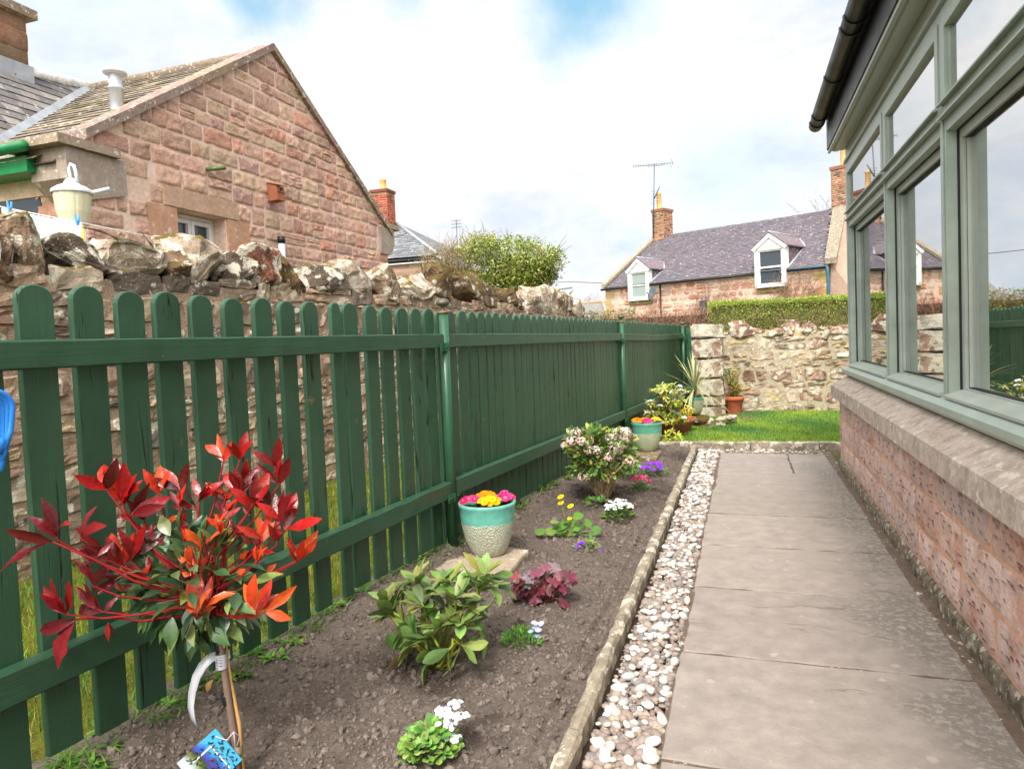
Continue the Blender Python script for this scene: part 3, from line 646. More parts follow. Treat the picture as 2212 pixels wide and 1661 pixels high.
def blockgeo(h,seed,cuts=6,amp=.012):
    bm=bmesh.new(); bmesh.ops.create_cube(bm,size=2); bmesh.ops.scale(bm,vec=h,verts=bm.verts); bmesh.ops.bevel(bm,geom=bm.edges[:],offset=.022,segments=2,affect='EDGES'); bmesh.ops.triangulate(bm,faces=[f for f in bm.faces if len(f.verts)>4]); bmesh.ops.subdivide_edges(bm,edges=bm.edges[:],cuts=cuts,use_grid_fill=True)
    o=V((seed*1.7%50,0,seed*.7%31))
    for v in bm.verts: v.co=v.co+mnoise.noise_vector(v.co*4+o)*amp*1.6+mnoise.noise_vector(v.co*14+o)*amp*.7
    bm.verts.index_update(); r=[v.co.copy() for v in bm.verts],[tuple(x.index for x in f.verts) for f in bm.faces]; bm.free(); return r
pier=thing('gate_pier',(-.55,11.4,0),'square pier of large weathered stone blocks standing where the fence meets the far wall','stone pier')
for k,(z0,z1,w,cl) in enumerate(((0,.18,.03,L(150,130,108)),(.19,.34,.02,L(165,145,120)),(.35,.62,0,L(172,155,135)),(.63,.93,.01,L(160,138,120)),(.94,1.25,0,L(158,128,112)),(1.26,1.475,.015,L(178,170,155)))):
    mb=MB(); c=V((-.545,11.45,(z0+z1)/2)); vs,fs=blockgeo((.225+w,.25,(z1-z0)/2),800+k); mb.add([v+c for v in vs],fs,col=cl,smooth=False); mb.build('block',M_cop,pier,origin=c)
# ================================================================ stone gable house
GX=-6.5; EY,AY,AZ,SL=5.50,8.74,5.74,.66
gz=lambda y:AZ-SL*abs(y-AY)
GO=V((GX,8.7,0)); gh=thing('gable_house',GO,'pink sandstone house with a tall gable and slate roof behind the rubble wall','house')
def part(mb,name,m,par=gh,o=None): return mb.build(name,m,par,origin=o or par.location)
palg=[L(196,158,132),L(192,150,130),L(178,156,124),L(202,172,140),L(176,138,126),L(188,132,106),L(186,150,128),L(170,140,116),L(196,156,130)]
mg=tuple(sum(c[i] for c in palg)/len(palg) for i in range(3)); palg=[tuple((.58*x+.42*a)*k for x,a,k in zip(c,mg,(1.50,1.53,1.74))) for c in palg]
mb=MB()
rw=rows(4.1,.15,.27,12)
blockwork(mb,(GX,EY,1.75),(0,1,0),(0,0,1),(1,0,0),12.02-EY,rw,(.2,.5),palg,.024,.008,zmax=lambda u:gz(EY+u)-1.75+.02,skip=[(6.30-EY,8.05-EY,0,3.12-1.75),(6.55-EY,7.84-EY,3.1-1.75,3.365-1.75),(-.1,.56,3.1-1.75,3.62-1.75),(11.72-EY,13-EY,3.1-1.75,3.7-1.75)],nx=12,nz=8,seed=22,irr=.5,zjit=.006,edge=-.006)
part(mb,'gable_stonework',M_gable)
mb=MB(); mb.col=L(226,198,182)
# mortar / wall core with window opening, as pieces around the opening
def gp(poly,th=.4,x=GX-.0): mb.prism([(x,y,z) for y,z in poly],(-th,0,0))
gp([(EY,0),(6.76,0),(6.76,3.12),(6.76,gz(6.76)),(EY,gz(EY))]); gp([(7.60,0),(12.02,0),(12.02,gz(12.02)),(AY,AZ),(7.60,gz(7.6))]); gp([(6.76,3.12),(7.6,3.12),(7.6,gz(7.6)),(6.76,gz(6.76))]); gp([(6.76,0),(7.6,0),(7.6,2.2),(6.76,2.2)])
part(mb,'gable_wall',M_gmort)
mb=MB(); mb.col=L(188,156,134)
mb.box((GX-.3,6.55,3.125),(GX+.03,7.84,3.36)); mb.col=L(190,148,122)
mb.box((GX-.22,6.31,2.72),(GX+.022,6.745,3.115));mb.box((GX-.22,6.45,2.2),(GX+.022,6.745,2.71));mb.box((GX-.22,7.612,2.66),(GX+.022,8.04,3.115));mb.box((GX-.22,7.612,2.2),(GX+.022,7.85,2.65)); part(mb,'window_surround',M_dress)
wn=MB(); x=GX-.2
def frame(mb,x,y0,y1,z0,z1,t=.05,d=.05):
    mb.box((x-d,y0,z0),(x,y0+t,z1));mb.box((x-d,y1-t,z0),(x,y1,z1));mb.box((x-d,y0+t,z1-t),(x,y1-t,z1));mb.box((x-d,y0+t,z0),(x,y1-t,z0+t))
frame(wn,x,6.765,7.595,2.21,3.11,.05,.06); frame(wn,x+.015,6.82,7.175,2.25,3.05,.05); frame(wn,x+.015,7.185,7.54,2.25,3.05,.05)
w=part(wn,'window',M_white); mb=MB(); mb.box((x-.04,6.87,2.3),(x-.03,7.13,3.0));mb.box((x-.04,7.23,2.3),(x-.03,7.49,3.0)); p=mb.build('pane',M_pane_dark,w,origin=gh.location); p.location=(0,0,0)
# side wall facing the camera
mb=MB(); blockwork(mb,(-12,EY,1.75),(1,0,0),(0,0,1),(0,-1,0),5.48,rows(1.6,.16,.28,3),(.25,.5),[L(215,165,140),L(220,175,145),L(200,150,125)],.012,.007,skip=[(2.9,4.86,1.3,2.2),(3.0,4.65,.0,1.31)],nx=5,nz=4,seed=33); part(mb,'side_stonework',M_dress)
mb=MB(); mb.col=L(196,158,138); mb.box((-14,EY+.004,0),(-7.35,EY+.4,3.5)); mb.box((-7.35,EY+.004,0),(GX-.4,EY+.3,3.5)); part(mb,'side_wall',M_gmort)
sy=lambda px,py:YP(px,py,EY-.02)
mb=MB(); a=sy(0,372);b=sy(124,400); mb.box((-10.2,EY-.03,sy(124,388).z-.02-.13),(b.x,EY+.0,3.40),col=L(232,205,178)); part(mb,'side_lintel',M_dress)
mb=MB(); c=sy(85,420); mb.box((-9.5,EY-.012,1.9),(c.x,EY-.002,sy(85,407).z)); part(mb,'side_window',M_pane_dark)
# kneelers
def kneeler(name,pts,y0,y1):
    mb=MB(); mb.col=L(165,150,138)
    mb.prism([(GX+.04,y,z) for y,z in pts],(-.5,0,0)); return part(mb,name,M_dress)
kneeler('kneeler',[(5.30,3.18),(5.30,3.50),(6.02,3.50),(6.02,3.13),(5.52,2.99)],0,0)
kneeler('kneeler',[(11.72,3.60),(12.26,3.60),(12.26,3.28),(12.1,3.1),(11.72,3.1)],0,0)
mb=MB(); mb.col=L(160,142,124); mb.box((GX-.75,5.18,3.505),(GX+.09,5.92,3.60)); part(mb,'kneeler_cap',M_sill); mb=MB(); mb.col=L(160,142,124); mb.box((GX-.5,12.0,3.605),(GX+.08,12.42,3.70)); part(mb,'kneeler_cap',M_sill)
# skews: segments along each slope
for sgn in (-1,1):
    L0=3.22 if sgn<0 else 3.45; nseg=4
    for k in range(nseg):
        a,b=L0*k/nseg+.003,L0*(k+1)/nseg-.003; ya,yb=AY+sgn*a,AY+sgn*b
        mb=MB(); mb.col=tuple(x*random.uniform(.9,1.1) for x in L(150,130,115)); t=.11
        mb.prism([(GX+.07,ya,gz(ya)+.005),(GX+.07,yb,gz(yb)+.005),(GX+.07,yb,gz(yb)+t),(GX+.07,ya,gz(ya)+t)],(-.36,0,0)); part(mb,'skew_stone',M_sill)
# wing roof
nrm=V((0,-SL,1)).normalized(); us=V((0,1,SL)).normalized(); SLN=(AY-5.2)/us.y
pals=[L(140,128,116),L(126,118,110),L(150,136,118),L(118,110,100),L(135,125,105)]
mb=MB(); ro=V((-15,5.2,gz(5.2)-.02)); slates(mb,ro,(1,0,0),us,nrm,8.5-.28,SLN,.28,.17,pals,3,clip=lambda u,s:True); part(mb,'roof',M_slateM)
mb=MB(); mb.col=L(90,84,78); mb.prism([(-14.9,5.25,gz(5.2)-.06),(-14.9,AY,AZ-.04),(-14.9,12.3,gz(12.3)-.06)],(8.3,0,0)); part(mb,'roof_core',M_slate)
mb=MB(); mb.col=L(140,125,110); n=14
for k in range(n): a=-15+8.1*k/n; mb.tube([(a+.005,AY,AZ-.02),(a+8.1/n-.005,AY,AZ-.02)],.085,10)
part(mb,'ridge_tiles',M_sill)
mb=MB(); mb.tube([(-15,5.13,3.45),(GX-.30,5.13,3.50)],.055,14); g_=part(mb,'gutter',M_greeng)
mb=MB(); mb.col=(1,1,1); mb.box((-15,5.2,3.27),(GX-.38,EY-.0,3.43)); part(mb,'fascia_board',M_greeng)
# main roof and chimney beyond
def onroof(px,py): return PL(px,py,(0,5.2,gz(5.2)),nrm)
Mp=PL(193,203,(0,AY,0),V((0,1,0))); Mp=V((Mp.x,AY,AZ)); Vp=onroof(0,308)
dv=(Mp-Vp); mn=dv.cross(V((0,1,0))); mn=mn if mn.z>0 else -mn; mn.normalize(); 
Kp=PL(65,160,Mp,mn); up2=V((0,1,0)).cross(mn); up2=up2 if up2.z>0 else -up2
o2=V((Vp.x,3.0,Vp.z))-up2*1.2; W2=14.; S2_=6.0
kd=(Kp-Mp)
def clip2(u,s):
    q=o2+V((0,1,0))*u+up2*s
    # keep the camera side of the verge line Mp-Kp and outside the wing roof
    a,b=(q-Mp).dot(V((0,1,0))),(q-Mp).dot(up2); ka,kb=kd.dot(V((0,1,0))),kd.dot(up2)
    sg=lambda a_,b_: a_*kb-b_*ka
    va,vb2=(Vp-Mp).dot(V((0,1,0))),(Vp-Mp).dot(up2)
    if sg(a,b)*sg(va,vb2)<0: return False
    if b<=0 and a>0: return False
    return q.z>gz(q.y)-.15 or q.y<5.0
mb=MB(); slates(mb,o2,(0,1,0),up2,mn,W2,S2_,.28,.17,[L(120,116,116),L(105,102,104),L(135,130,126)],8,clip2); part(mb,'main_roof',M_slate)
mb=MB(); mb.col=L(120,116,110); mb.tube([Vp-dv*.3+mn*.02,Mp+mn*.02],.07,4); part(mb,'valley_lead',M_lead)
mb=MB(); mb.tube([Mp+mn*.03,Kp+mn*.03,Kp+kd*.5+mn*.03],.08,8); mb.col=L(120,110,100); part(mb,'main_ridge',M_sill)
cb=PL(66,178,Mp,mn)
mb=MB(); cx=cb.x; ztop=YP(64,40,cb.y).z; hc=ztop-(cb.z-.6)
blockwork(mb,(cx,cb.y-1.5,cb.z-.6),(0,1,0),(0,0,1),(1,0,0),1.5,rows(hc-.1,.2,.3,2),(.35,.7),[L(150,120,98),L(165,130,108),L(140,118,95)],.02,.008,seed=3); blockwork(mb,(cx-.9,cb.y-1.5,cb.z-.6),(1,0,0),(0,0,1),(0,-1,0),.9,rows(hc-.1,.2,.3,2),(.35,.7),[L(150,120,98),L(165,130,108)],.02,.008,seed=4)
mb.box((cx-.9,cb.y-1.49,cb.z-1),(cx-.004,cb.y-.01,ztop),col=L(170,140,120)); ch=part(mb,'chimney',M_gable)
mb=MB(); mb.box((cx-1.0,cb.y-1.6,ztop),(cx+.1,cb.y+.1,ztop+.13),col=L(140,125,108)); q=mb.build('chimney_cap',M_sill,ch,origin=gh.location); q.location=(0,0,0)
mb=MB(); mb.box((cx-.95,cb.y-1.55,cb.z-.45),(cx+.03,cb.y+.04,cb.z+.22),col=L(150,155,160)); q=mb.build('flashing',M_lead,ch,origin=gh.location); q.location=(0,0,0)
# roof vent pipe
vb=onroof(253,230); k=(vb-CAM).dot(Fv)/FL
mb=MB(); r_=13.5*k; zt=lambda px:(230-px)*k
mb.lathe(vb-V((0,0,.1)),[(r_,0),(r_,zt(196)+.1),(r_*1.18,zt(195)+.1),(r_*1.18,zt(190)+.1),(r_*.95,zt(188)+.1),(r_*.95,zt(168)+.1),(r_*.8,zt(163)+.1),(r_*1.7,zt(162)+.1),(r_*1.78,zt(160)+.1),(r_*1.65,zt(156)+.1),(r_*1.25,zt(151)+.1),(r_*.7,zt(148)+.1),(0,zt(147)+.1)],24)
part(mb,'vent_pipe',flat('galvanised_metal',(.55,.57,.6),.4,.5,.5,.1,20,.1))
# spout, flue
mb=MB(); a=V((GX-.05,7.26,3.69)); mb.tube([a,a+V((.30,.10,.02))],.028,12); part(mb,'overflow_pipe',flat('green_plastic',(.10,.16,.05),.4))
mb=MB(); a=V((GX+.12,8.60,2.0)); mb.tube([a,(GX+.12,8.60,2.93)],.05,16); mb.tube([(GX+.02,8.60,2.5),(GX+.12,8.6,2.5)],.02,8); fl=part(mb,'flue',flat('grey_plastic_pipe',(.42,.47,.52),.45)); mb=MB(); mb.tube([(GX+.12,8.6,2.90),(GX+.12,8.6,3.0)],.055,16); q=mb.build('flue_cap',M_black,fl,origin=gh.location); q.location=(0,0,0)
# nest box
M_nb=flat('nest_box_wood',L(150,92,66),.75,.2,0,.4,30,.15); nb0=V((GX+.02,8.56,3.5)); nb=thing('nest_box',nb0,'small brown wooden bird nest box fixed on the pink gable wall','nest box')
mb=MB(); y0,y1,z0,z1=8.47,8.64,3.50,3.74; mb.prism([(GX+.03,y0,z0),(GX+.20,y0,z0+.01),(GX+.18,y0,z1-.03),(GX+.03,y0,z1+.02)],(0,y1-y0,0)); mb.build('body',M_nb,nb)
mb=MB(); mb.obox((GX+.03,y0-.015,z1+.022),(.19,0,-.05),(0,y1-y0+.03,0),(0,0,.014)); mb.build('lid',M_nb,nb)
mb=MB(); mb.tube([(GX+.186,8.555,3.665),(GX+.196,8.555,3.665)],.016,14); mb.build('entrance_hole',flat('dark_hole',(.01,.008,.006),.9),nb); mb=MB(); mb.box((GX+.187,y0+.004,3.62),(GX+.196,y1-.004,3.626)); mb.build('seam',flat('dark_seam',(.05,.025,.015),.9),nb)
mb=MB(); mb.ball((GX+.19,8.505,3.665),.006); mb.build('screw',M_lead,nb)
# ================================================================ sunroom house on the right
HX,HY=.855,7.19
sr=thing('sunroom_house',(HX+1.5,3.,0),'sunroom with sage green window frames above a low red sandstone wall beside the path','house')
pp=[L(222,188,178),L(216,180,170),L(224,192,180),L(212,182,174),L(224,186,172),L(218,172,156)]
mb=MB(); blockwork(mb,(HX,-1.5,.10),(0,1,0),(0,0,1),(-1,0,0),HY+1.5,[.185,.205,.205],(.35,.75),pp,.008,.004,nx=8,nz=5,seed=41,edge=-.002); mb.build('plinth_stonework',M_plinth,sr,origin=sr.location)
mb=MB(); mb.col=L(205,160,135); mb.box((HX,-1.5,-.1),(HX+.35,HY,.74)); mb.box((HX+.35,HY-.35,-.1),(6,HY,.74)); mb.build('plinth_wall',M_gmort,sr,origin=sr.location)
mb=MB(); vs=[]; n=160
for i in range(n+1):
    y=-1.5+(HY+1.5)*i/n
    for k,(x,z) in enumerate(((0,.0),(-.016,.0),(-.020,.05),(-.016,.085),(0,.10))):
        q=mnoise.noise(V((y*12,k*3,0)))*.014+mnoise.noise(V((y*40,k*3,5)))*.007; vs.append((HX+x+(q if k else 0),y,z+(q*.7 if k>1 else 0)))
mb.add(vs,[(i*5+j,i*5+j+1,(i+1)*5+j+1,(i+1)*5+j) for i in range(n) for j in range(4)],col=L(135,122,105)); mb.build('base_course',M_base,sr,origin=sr.location)
mb=MB(); y=-1.5
for k,l in enumerate((1.3,1.25,1.2,1.22,1.35,1.2,1.23)):
    a,b=y+.003,min(y+l,HY+.06)-.003; y+=l
    q=random.uniform(.92,1.08); mb.col=tuple(x*q for x in L(186,170,158))
    mb.prism([(.782,a,.697),(.786,a,.802),(.80,a,.812),(.93,a,.885),(1.1,a,.885),(1.1,a,.697)],(0,b-a,0))
mb.build('stone_sill',M_sill,sr,origin=sr.location)
def srp(mb,name,m,par=sr):
    o=mb.build(name,m,sr,origin=sr.location)
    if par is not sr: o.parent=par; o.location=(0,0,0)
    return o
FX=.94; M_gask=flat('black_rubber',(.02,.02,.022),.6,.3)
mb=MB(); mb.prism([(.885,-1.5,.925),(.885,-1.5,.955),(.93,-1.5,.985),(1.1,-1.5,.985),(1.1,-1.5,.89),(.90,-1.5,.905)],(0,HY+1.5+.03,0)); srp(mb,'timber_sill',M_sage)
mulls=[(7.03,7.16),(5.26,5.36),(3.83,3.93),(2.2,2.3),(.6,.7),(-1.2,-1.1)]
mb=MB()
for a,b in mulls: 
    mb.box((FX,a,.987),(1.06,b,2.80)); mb.box((FX-.006,a+.03,.99),(FX-.001,b-.03,2.79))
mb.box((FX+.002,-1.5,2.262),(1.058,7.1,2.335)); mb.box((FX,-1.5,2.80),(1.06,7.16,2.86))
mb.box((1.06,7.06,.987),(5.8,7.16,2.9))if 0 else None
fr=srp(mb,'window_frame',M_sage)
for i in range(len(mulls)-1):
    ya,yb=mulls[i+1][1],mulls[i][0]
    # lower fixed light
    mb=MB(); x0,x1=.995,1.045; z0,z1=.99,2.258; t=.045
    a,b=ya+.006,yb-.006
    mb.box((x0,a,z0),(x1,a+t,z1));mb.box((x0,b-t,z0),(x1,b,z1));mb.box((x0,a+t,z1-t),(x1,b-t,z1));mb.box((x0,a+t,z0),(x1,b-t,z0+t))
    mb.box((x0+.015,a+t,z0+t),(x0+.03,a+t+.012,z1-t));mb.box((x0+.015,b-t-.012,z0+t),(x0+.03,b-t,z1-t))
    mb.prism([(.915,a-.01,.987),(.915,a-.01,1.0),(.995,a-.01,1.028),(.995,a-.01,.987)],(0,b-a+.02,0))
    wdw=srp(mb,'window',M_sage)
    mb=MB(); g=.006
    for (u0,u1,v0,v1) in ((a+t-.001,a+t+g,z0+t,z1-t),(b-t-g,b-t+.001,z0+t,z1-t),(a+t,b-t,z0+t-.001,z0+t+g),(a+t,b-t,z1-t-g,z1-t+.001)): mb.box((1.010,u0,v0),(1.0235,u1,v1))
    mb.box((.985,b+.0005,z0+.03),(.9965,b+.0055,z1)); mb.box((.985,a,z1+.0005),(.9965,b,z1+.0035)); srp(mb,'gasket',M_gask,wdw)
    mb=MB(); mb.box((1.024,a+t-.004,z0+t-.004),(1.030,b-t+.004,z1-t+.004)); srp(mb,'pane',M_glass,wdw)
    # opening light above
    mb=MB(); z0,z1=2.345,2.795; x0=.928; t=.055; a,b=ya-.018,yb+.018
    mb.box((x0,a,z0),(x0+.05,a+t,z1));mb.box((x0,b-t,z0),(x0+.05,b,z1));mb.box((x0,a+t,z1-t),(x0+.05,b-t,z1));mb.box((x0,a+t,z0),(x0+.05,b-t,z0+t))
    mb.prism([(x0-.028,a+.0,z0+.032),(x0-.028,a+.0,z0+.040),(x0-.0,a+.0,z0+.058),(x0-.0,a+.0,z0+.040)],(0,b-a,0))
    mb.prism([(x0-.02,a-.02,2.318),(x0-.02,a-.02,2.326),(x0+.012,a-.02,2.340),(x0+.012,a-.02,2.322)],(0,b-a+.04,0))
    mb.box((x0+.015,a+t,z0+t),(x0+.03,a+t+.01,z1-t)); mb.box((x0+.015,b-t-.01,z0+t),(x0+.03,b-t,z1-t))
    wdw=srp(mb,'vent_window',M_sage)
    mb=MB(); mb.box((.954,a+t-.004,z0+t-.004),(.960,b-t+.004,z1-t+.004)); srp(mb,'pane',M_glass,wdw)
mb=MB(); mb.box((FX+.004,-1.5,2.862),(1.06,7.17,3.10)); mb.prism([(FX-.02,-1.5,2.862),(FX+.002,-1.5,2.862),(FX+.002,-1.5,2.90),(FX-.012,-1.5,2.90)],(0,8.67,0)); srp(mb,'frieze_board',M_sage)
mb=MB(); mb.box((.815,-1.5,3.0),(FX+.002,7.2,3.02)); mb.box((.80,-1.5,2.985),(.82,7.21,3.012)); mb.box((.832,7.18,3.021),(.938,7.215,3.13)); mb.prism([(.835,-1.5,2.999),(.885,-1.5,2.999),(.885,-1.5,2.985),(.845,-1.5,2.985)],(0,8.66,0)); srp(mb,'soffit_board',M_sage)
mb=MB(); mb.box((.790,-1.5,3.014),(.83,7.2,3.299)); mb.box((.70,-1.5,3.30),(.83,7.22,3.33)); srp(mb,'fascia_board',M_black)
mb=MB(); n=12; 
def halfpipe(mb,x,z,r,y0,y1,th=.006):
    for k in range(n):
        a0,a1=math.pi+math.pi*k/n,math.pi+math.pi*(k+1)/n
        P_=[(x+r*math.cos(a0),y0,z+r*math.sin(a0)),(x+r*math.cos(a1),y0,z+r*math.sin(a1)),(x+(r-th)*math.cos(a1),y0,z+(r-th)*math.sin(a1)),(x+(r-th)*math.cos(a0),y0,z+(r-th)*math.sin(a0))]
        mb.prism(P_,(0,y1-y0,0),smooth=False)
gx_,gz_=.705,3.275; halfpipe(mb,gx_,gz_,.062,-1.5,7.26); mb.prism([(gx_+.062*math.cos(math.pi+math.pi*k/n),7.26,gz_+.062*math.sin(math.pi+math.pi*k/n)) for k in range(n+1)],(0,.01,0))
gt=srp(mb,'gutter',M_black); mb=MB()
for y in (7.12,6.9,5.9,5.0,4.82,3.8,2.8,1.5):
    mb=MB(); halfpipe(mb,gx_,gz_,.071,y-.02,y+.02,.014); srp(mb,'gutter_bracket',M_black,gt)
# roof, other walls and pale room inside
mb=MB(); mb.col=L(90,88,92); mb.prism([(.66,-1.5,3.335),(3.4,-1.5,5.2),(6.1,-1.5,3.335)],(0,8.75,0)); srp(mb,'roof',M_slate)
M_room=flat('room_paint',(.62,.66,.62),.8); M_carp=flat('room_floor',(.2,.17,.14),.8)
mb=MB(); mb.box((4.2,-1.4,.0),(4.3,7.0,3.0)); mb.box((1.06,-1.5,0),(4.2,-1.4,3.0)); mb.box((1.06,-1.4,2.95),(4.2,7.0,3.0)); mb.box((1.2,7.05,.74),(6,7.18,3.0)); srp(mb,'room_wall',M_room)
mb=MB(); mb.box((1.2,-1.4,.2),(4.2,7.0,.25)); srp(mb,'room_floor',M_carp)
# ================================================================ cottage beyond the far wall
TH=math.radians(62.5); cu=V((math.sin(TH),-math.cos(TH),0)); cw=V((-cu.y,cu.x,0)); cA=G(1308,619,3.85); cA.z=0
def LC(s,b,z): q=cA+cu*s+cw*b; return V((q.x,q.y,z))
cot=thing('cottage',LC(5,3,0),'pink rubble cottage with purple slate roof and two white dormer windows beyond the green hedge','house')
def cpart(mb,name,m,par=None):
    o=mb.build(name,m,cot,origin=cot.location)
    if par is not None: o.parent=par; o.location=(0,0,0)
    return o
CL=10.9; EZ=3.85; RB=4.6; RZ=6.62; csl=V((0,0,RZ-EZ))+cw*RB; CS=csl.length; cus=csl.normalized(); cn=cu.cross(cus).normalized(); cn=cn if cn.z>0 else -cn
palc=[L(224,202,182),L(226,210,186),L(208,180,162),L(212,172,150),L(196,148,128),L(220,188,160),L(200,140,112),L(215,180,165)]
D1=(1.53,2.84); D2=(8.00,9.22)
mb=MB(); mb.col=L(208,168,150); blockwork(mb,LC(0,0,1.2),cu,(0,0,1),-cw,CL,rows(2.6,.2,.34,6),(.25,.6),palc,.008,.02,zmax=lambda u:2.44,skip=[(1.62,2.52,1.85,3),(8.16,9.05,1.95,3),(-.1,.42,0,3),(10.45,11,0,3)],irr=3,rnd=.35,seed=61,nx=6,nz=4)
cpart(mb,'front_stonework',M_gable)
mb=MB(); mb.col=L(226,188,172); mb.prism([LC(0,.005,0),LC(CL,.005,0),LC(CL,.005,EZ),LC(0,.005,EZ)],cw*9); mb.prism([LC(.0,.005,EZ-.1),LC(.0,RB,RZ-.1),LC(.0,RB*2,EZ-.1)],cu*CL); cpart(mb,'wall',M_gmort)
qc=L(198,168,118)
def quoin(s0,s1,z0,z1,d=-.03,c=None,nm='quoin'):
    mb=MB(); mb.prism([LC(s0,d,z0),LC(s1,d,z0),LC(s1,d,z1),LC(s0,d,z1)],cw*.2,col=c or tuple(x*random.uniform(.85,1.1) for x in qc)); cpart(mb,nm,M_dress)
for s,wd in ((0,1),(CL-.02,-1)):
    for k in range(4,9):
        w=.50 if k%2 else .30; z=1.0+k*.32; a,b=(s,s+w) if wd>0 else (s-w,s); quoin(a,b,z+.006,z+.314)
for (a,b,zs) in ((1.62,2.52,3.02),(8.16,9.05,3.1)):
    for k in range(4):
        w=.38 if k%2 else .24; z=2.9+k*.25
        for p,q in ((a-w,a),(b,b+w)): quoin(p,q,z+.005,min(z+.245,3.83),-.025)
    quoin(a-.15,b+.25,zs-.2,zs-.03,-.08,L(150,135,92),'window_sill')
pcs=[L(104,99,109),L(108,102,112),L(100,96,106),L(110,101,108),L(104,98,109),L(101,96,104),L(112,101,105)]
mb=MB(); 
def cclip(u,s):
    # right edge runs in towards the chimney; dormer openings stay free
    if u>CL-.0-1.45*s/CS: return False
    return True
slates(mb,LC(-.05,-.18,EZ-.10),cu,cus,cn,CL+.1,CS+.18,.26,.15,pcs,9,cclip,var=(.88,1.12)); rf_=cpart(mb,'roof',M_slate)
mb=MB(); mb.col=L(150,140,122); 
a=[LC(-.12,-.2,EZ-.05),LC(.16,-.2,EZ-.05),LC(.16,RB,RZ+.05),LC(-.12,RB,RZ+.05)]; mb.prism(a,V((0,0,.14))); cpart(mb,'skew',M_sill); mb=MB(); mb.col=L(142,132,116)
a=[LC(CL-.05,-.2,EZ-.05),LC(CL+.40,-.2,EZ-.05),LC(CL-.9,RB,RZ+.05),LC(CL-1.5,RB,RZ+.05)]; mb.prism(a,V((0,0,.22))); cpart(mb,'skew',M_sill)
mb=MB(); mb.prism([LC(CL-.1,.02,0),LC(CL+2.6,.02,0),LC(CL+2.6,.3,6.1),LC(CL+1,3,6.9),LC(CL-1.1,RB,RZ+.1),LC(CL+.1,.02,EZ)],cw*.3,col=L(172,146,130)); cpart(mb,'harled_wall',M_gmort)
mb=MB(); mb.tube([LC(.2,RB,RZ+.02),LC(CL-1.5,RB,RZ+.02)],.05,6,col=L(170,172,175)); cpart(mb,'ridge',M_lead,rf_)
mb=MB(); 
for a,b in ((-.1,D1[0]-.02),(2.80,D2[0]-.02),(9.38,CL)): mb.tube([LC(a,-.24,EZ-.17),LC(b,-.24,EZ-.17)],.055,8)
mb.tube([LC(3.28,-.1,EZ-.2),LC(3.28,-.1,0)],.04,8); cpart(mb,'black_gutter',M_black)
mb=MB(); M_blue=flat('blue_pipe_paint',(.03,.20,.33),.5,.4); mb.tube([LC(10.9,-.2,EZ-.15),LC(10.92,-.1,EZ-.4),LC(10.92,-.08,0)],.05,8); mb.tube([LC(9.5,-.3,EZ-.13),LC(11,-.3,EZ-.13)],.02,6); cpart(mb,'blue_downpipe',M_blue)
def dormer(D,wd,sill,top,apex,blind,flare=0):
    a,b=D; m=(a+b)/2; root=MB(); w=b-a; fw_=.15
    al,ar=a,a+wd; am=(al+ar)/2; f=-.22
    ez=top  # eaves of dormer
    # front: jambs + gable fascia
    for p,q in ((al,al+fw_),(ar-fw_,ar)): root.prism([LC(p,f,sill),LC(q,f,sill),LC(q,f,ez),LC(p,f,ez)],cw*.3)
    root.prism([LC(al-.09,f-.06,ez-.06),LC(am,f-.06,apex-.0),LC(ar+.09,f-.06,ez-.06),LC(ar+.0,f-.06,ez-.16),LC(am,f-.06,apex-.17),LC(al-.0,f-.06,ez-.16)],cw*.1)
    root.prism([LC(al+.05,f,ez-.14),LC(ar-.05,f,ez-.14),LC(am,f,apex-.12)],cw*.2)
    root.prism([LC(al+.02,f,sill-.02),LC(ar-.02,f,sill-.02),LC(ar-.02,f,sill+.09),LC(al+.02,f,sill+.09)],cw*.2)
    d=cpart(root,'dormer',M_white)
    # window sash
    mb=MB(); p,q=al+fw_,ar-fw_; z0,z1=sill+.09,ez-.14; t=.06
    for u0,u1,c0,c1 in ((p,p+t,z0,z1),(q-t,q,z0,z1),(p+t,q-t,z0,z0+t),(p+t,q-t,z1-t,z1),(p+t,q-t,(z0+z1)/2-.03,(z0+z1)/2+.04)): mb.prism([LC(u0,f+.05,c0),LC(u1,f+.05,c0),LC(u1,f+.05,c1),LC(u0,f+.05,c1)],cw*.06)
    cpart(mb,'sash',M_white,d)
    mb=MB(); mb.prism([LC(p+t,f+.09,z0+t),LC(q-t,f+.09,z0+t),LC(q-t,f+.09,z1-t),LC(p+t,f+.09,z1-t)],cw*.02)
    cpart(mb,'pane',blind,d)
    # side cheeks and little roof running back into the slope
    back=lambda z: (z-EZ)/(RZ-EZ)*RB+.1
    mb=MB(); mb.col=L(110,98,106)
    for p,sg in ((al+.02,1),(ar-.02,-1)): mb.prism([LC(p,f+.2,EZ-.1),LC(p,f+.2,ez-.02),LC(p,back(ez),ez-.02)],cu*(.08*sg))
    cpart(mb,'cheek',M_slate,d); 
    mb=MB(); mb.col=L(120,106,114)
    for e,sg in ((al-.1,1),(ar+.1,-1)):
        P_=[LC(e,f-.05,ez-.05),LC(am,f-.05,apex+.02),LC(am,back(apex)+.1,apex+.02),LC(e,back(ez)-.05,ez-.05)]; mb.prism(P_,V((0,0,.05)))
    cpart(mb,'dormer_roof',M_slate,d)
    mb=MB(); mb.tube([LC(am,f-.05,apex+.06),LC(am,back(apex)+.1,apex+.06)],.05,6); mb.tube([LC(ar+.06,back(ez)-.1,ez+.02),LC(am,back(apex)+.05,apex+.05)],.05,5); mb.tube([LC(ar+.02,f+.1,EZ-.05),LC(ar+.05,back(ez)-.15,ez-.02)],.05,5); cpart(mb,'lead_trim',M_lead,d)
M_curt=glass('curtained_glass',1.5,dark=(.30,.36,.34))
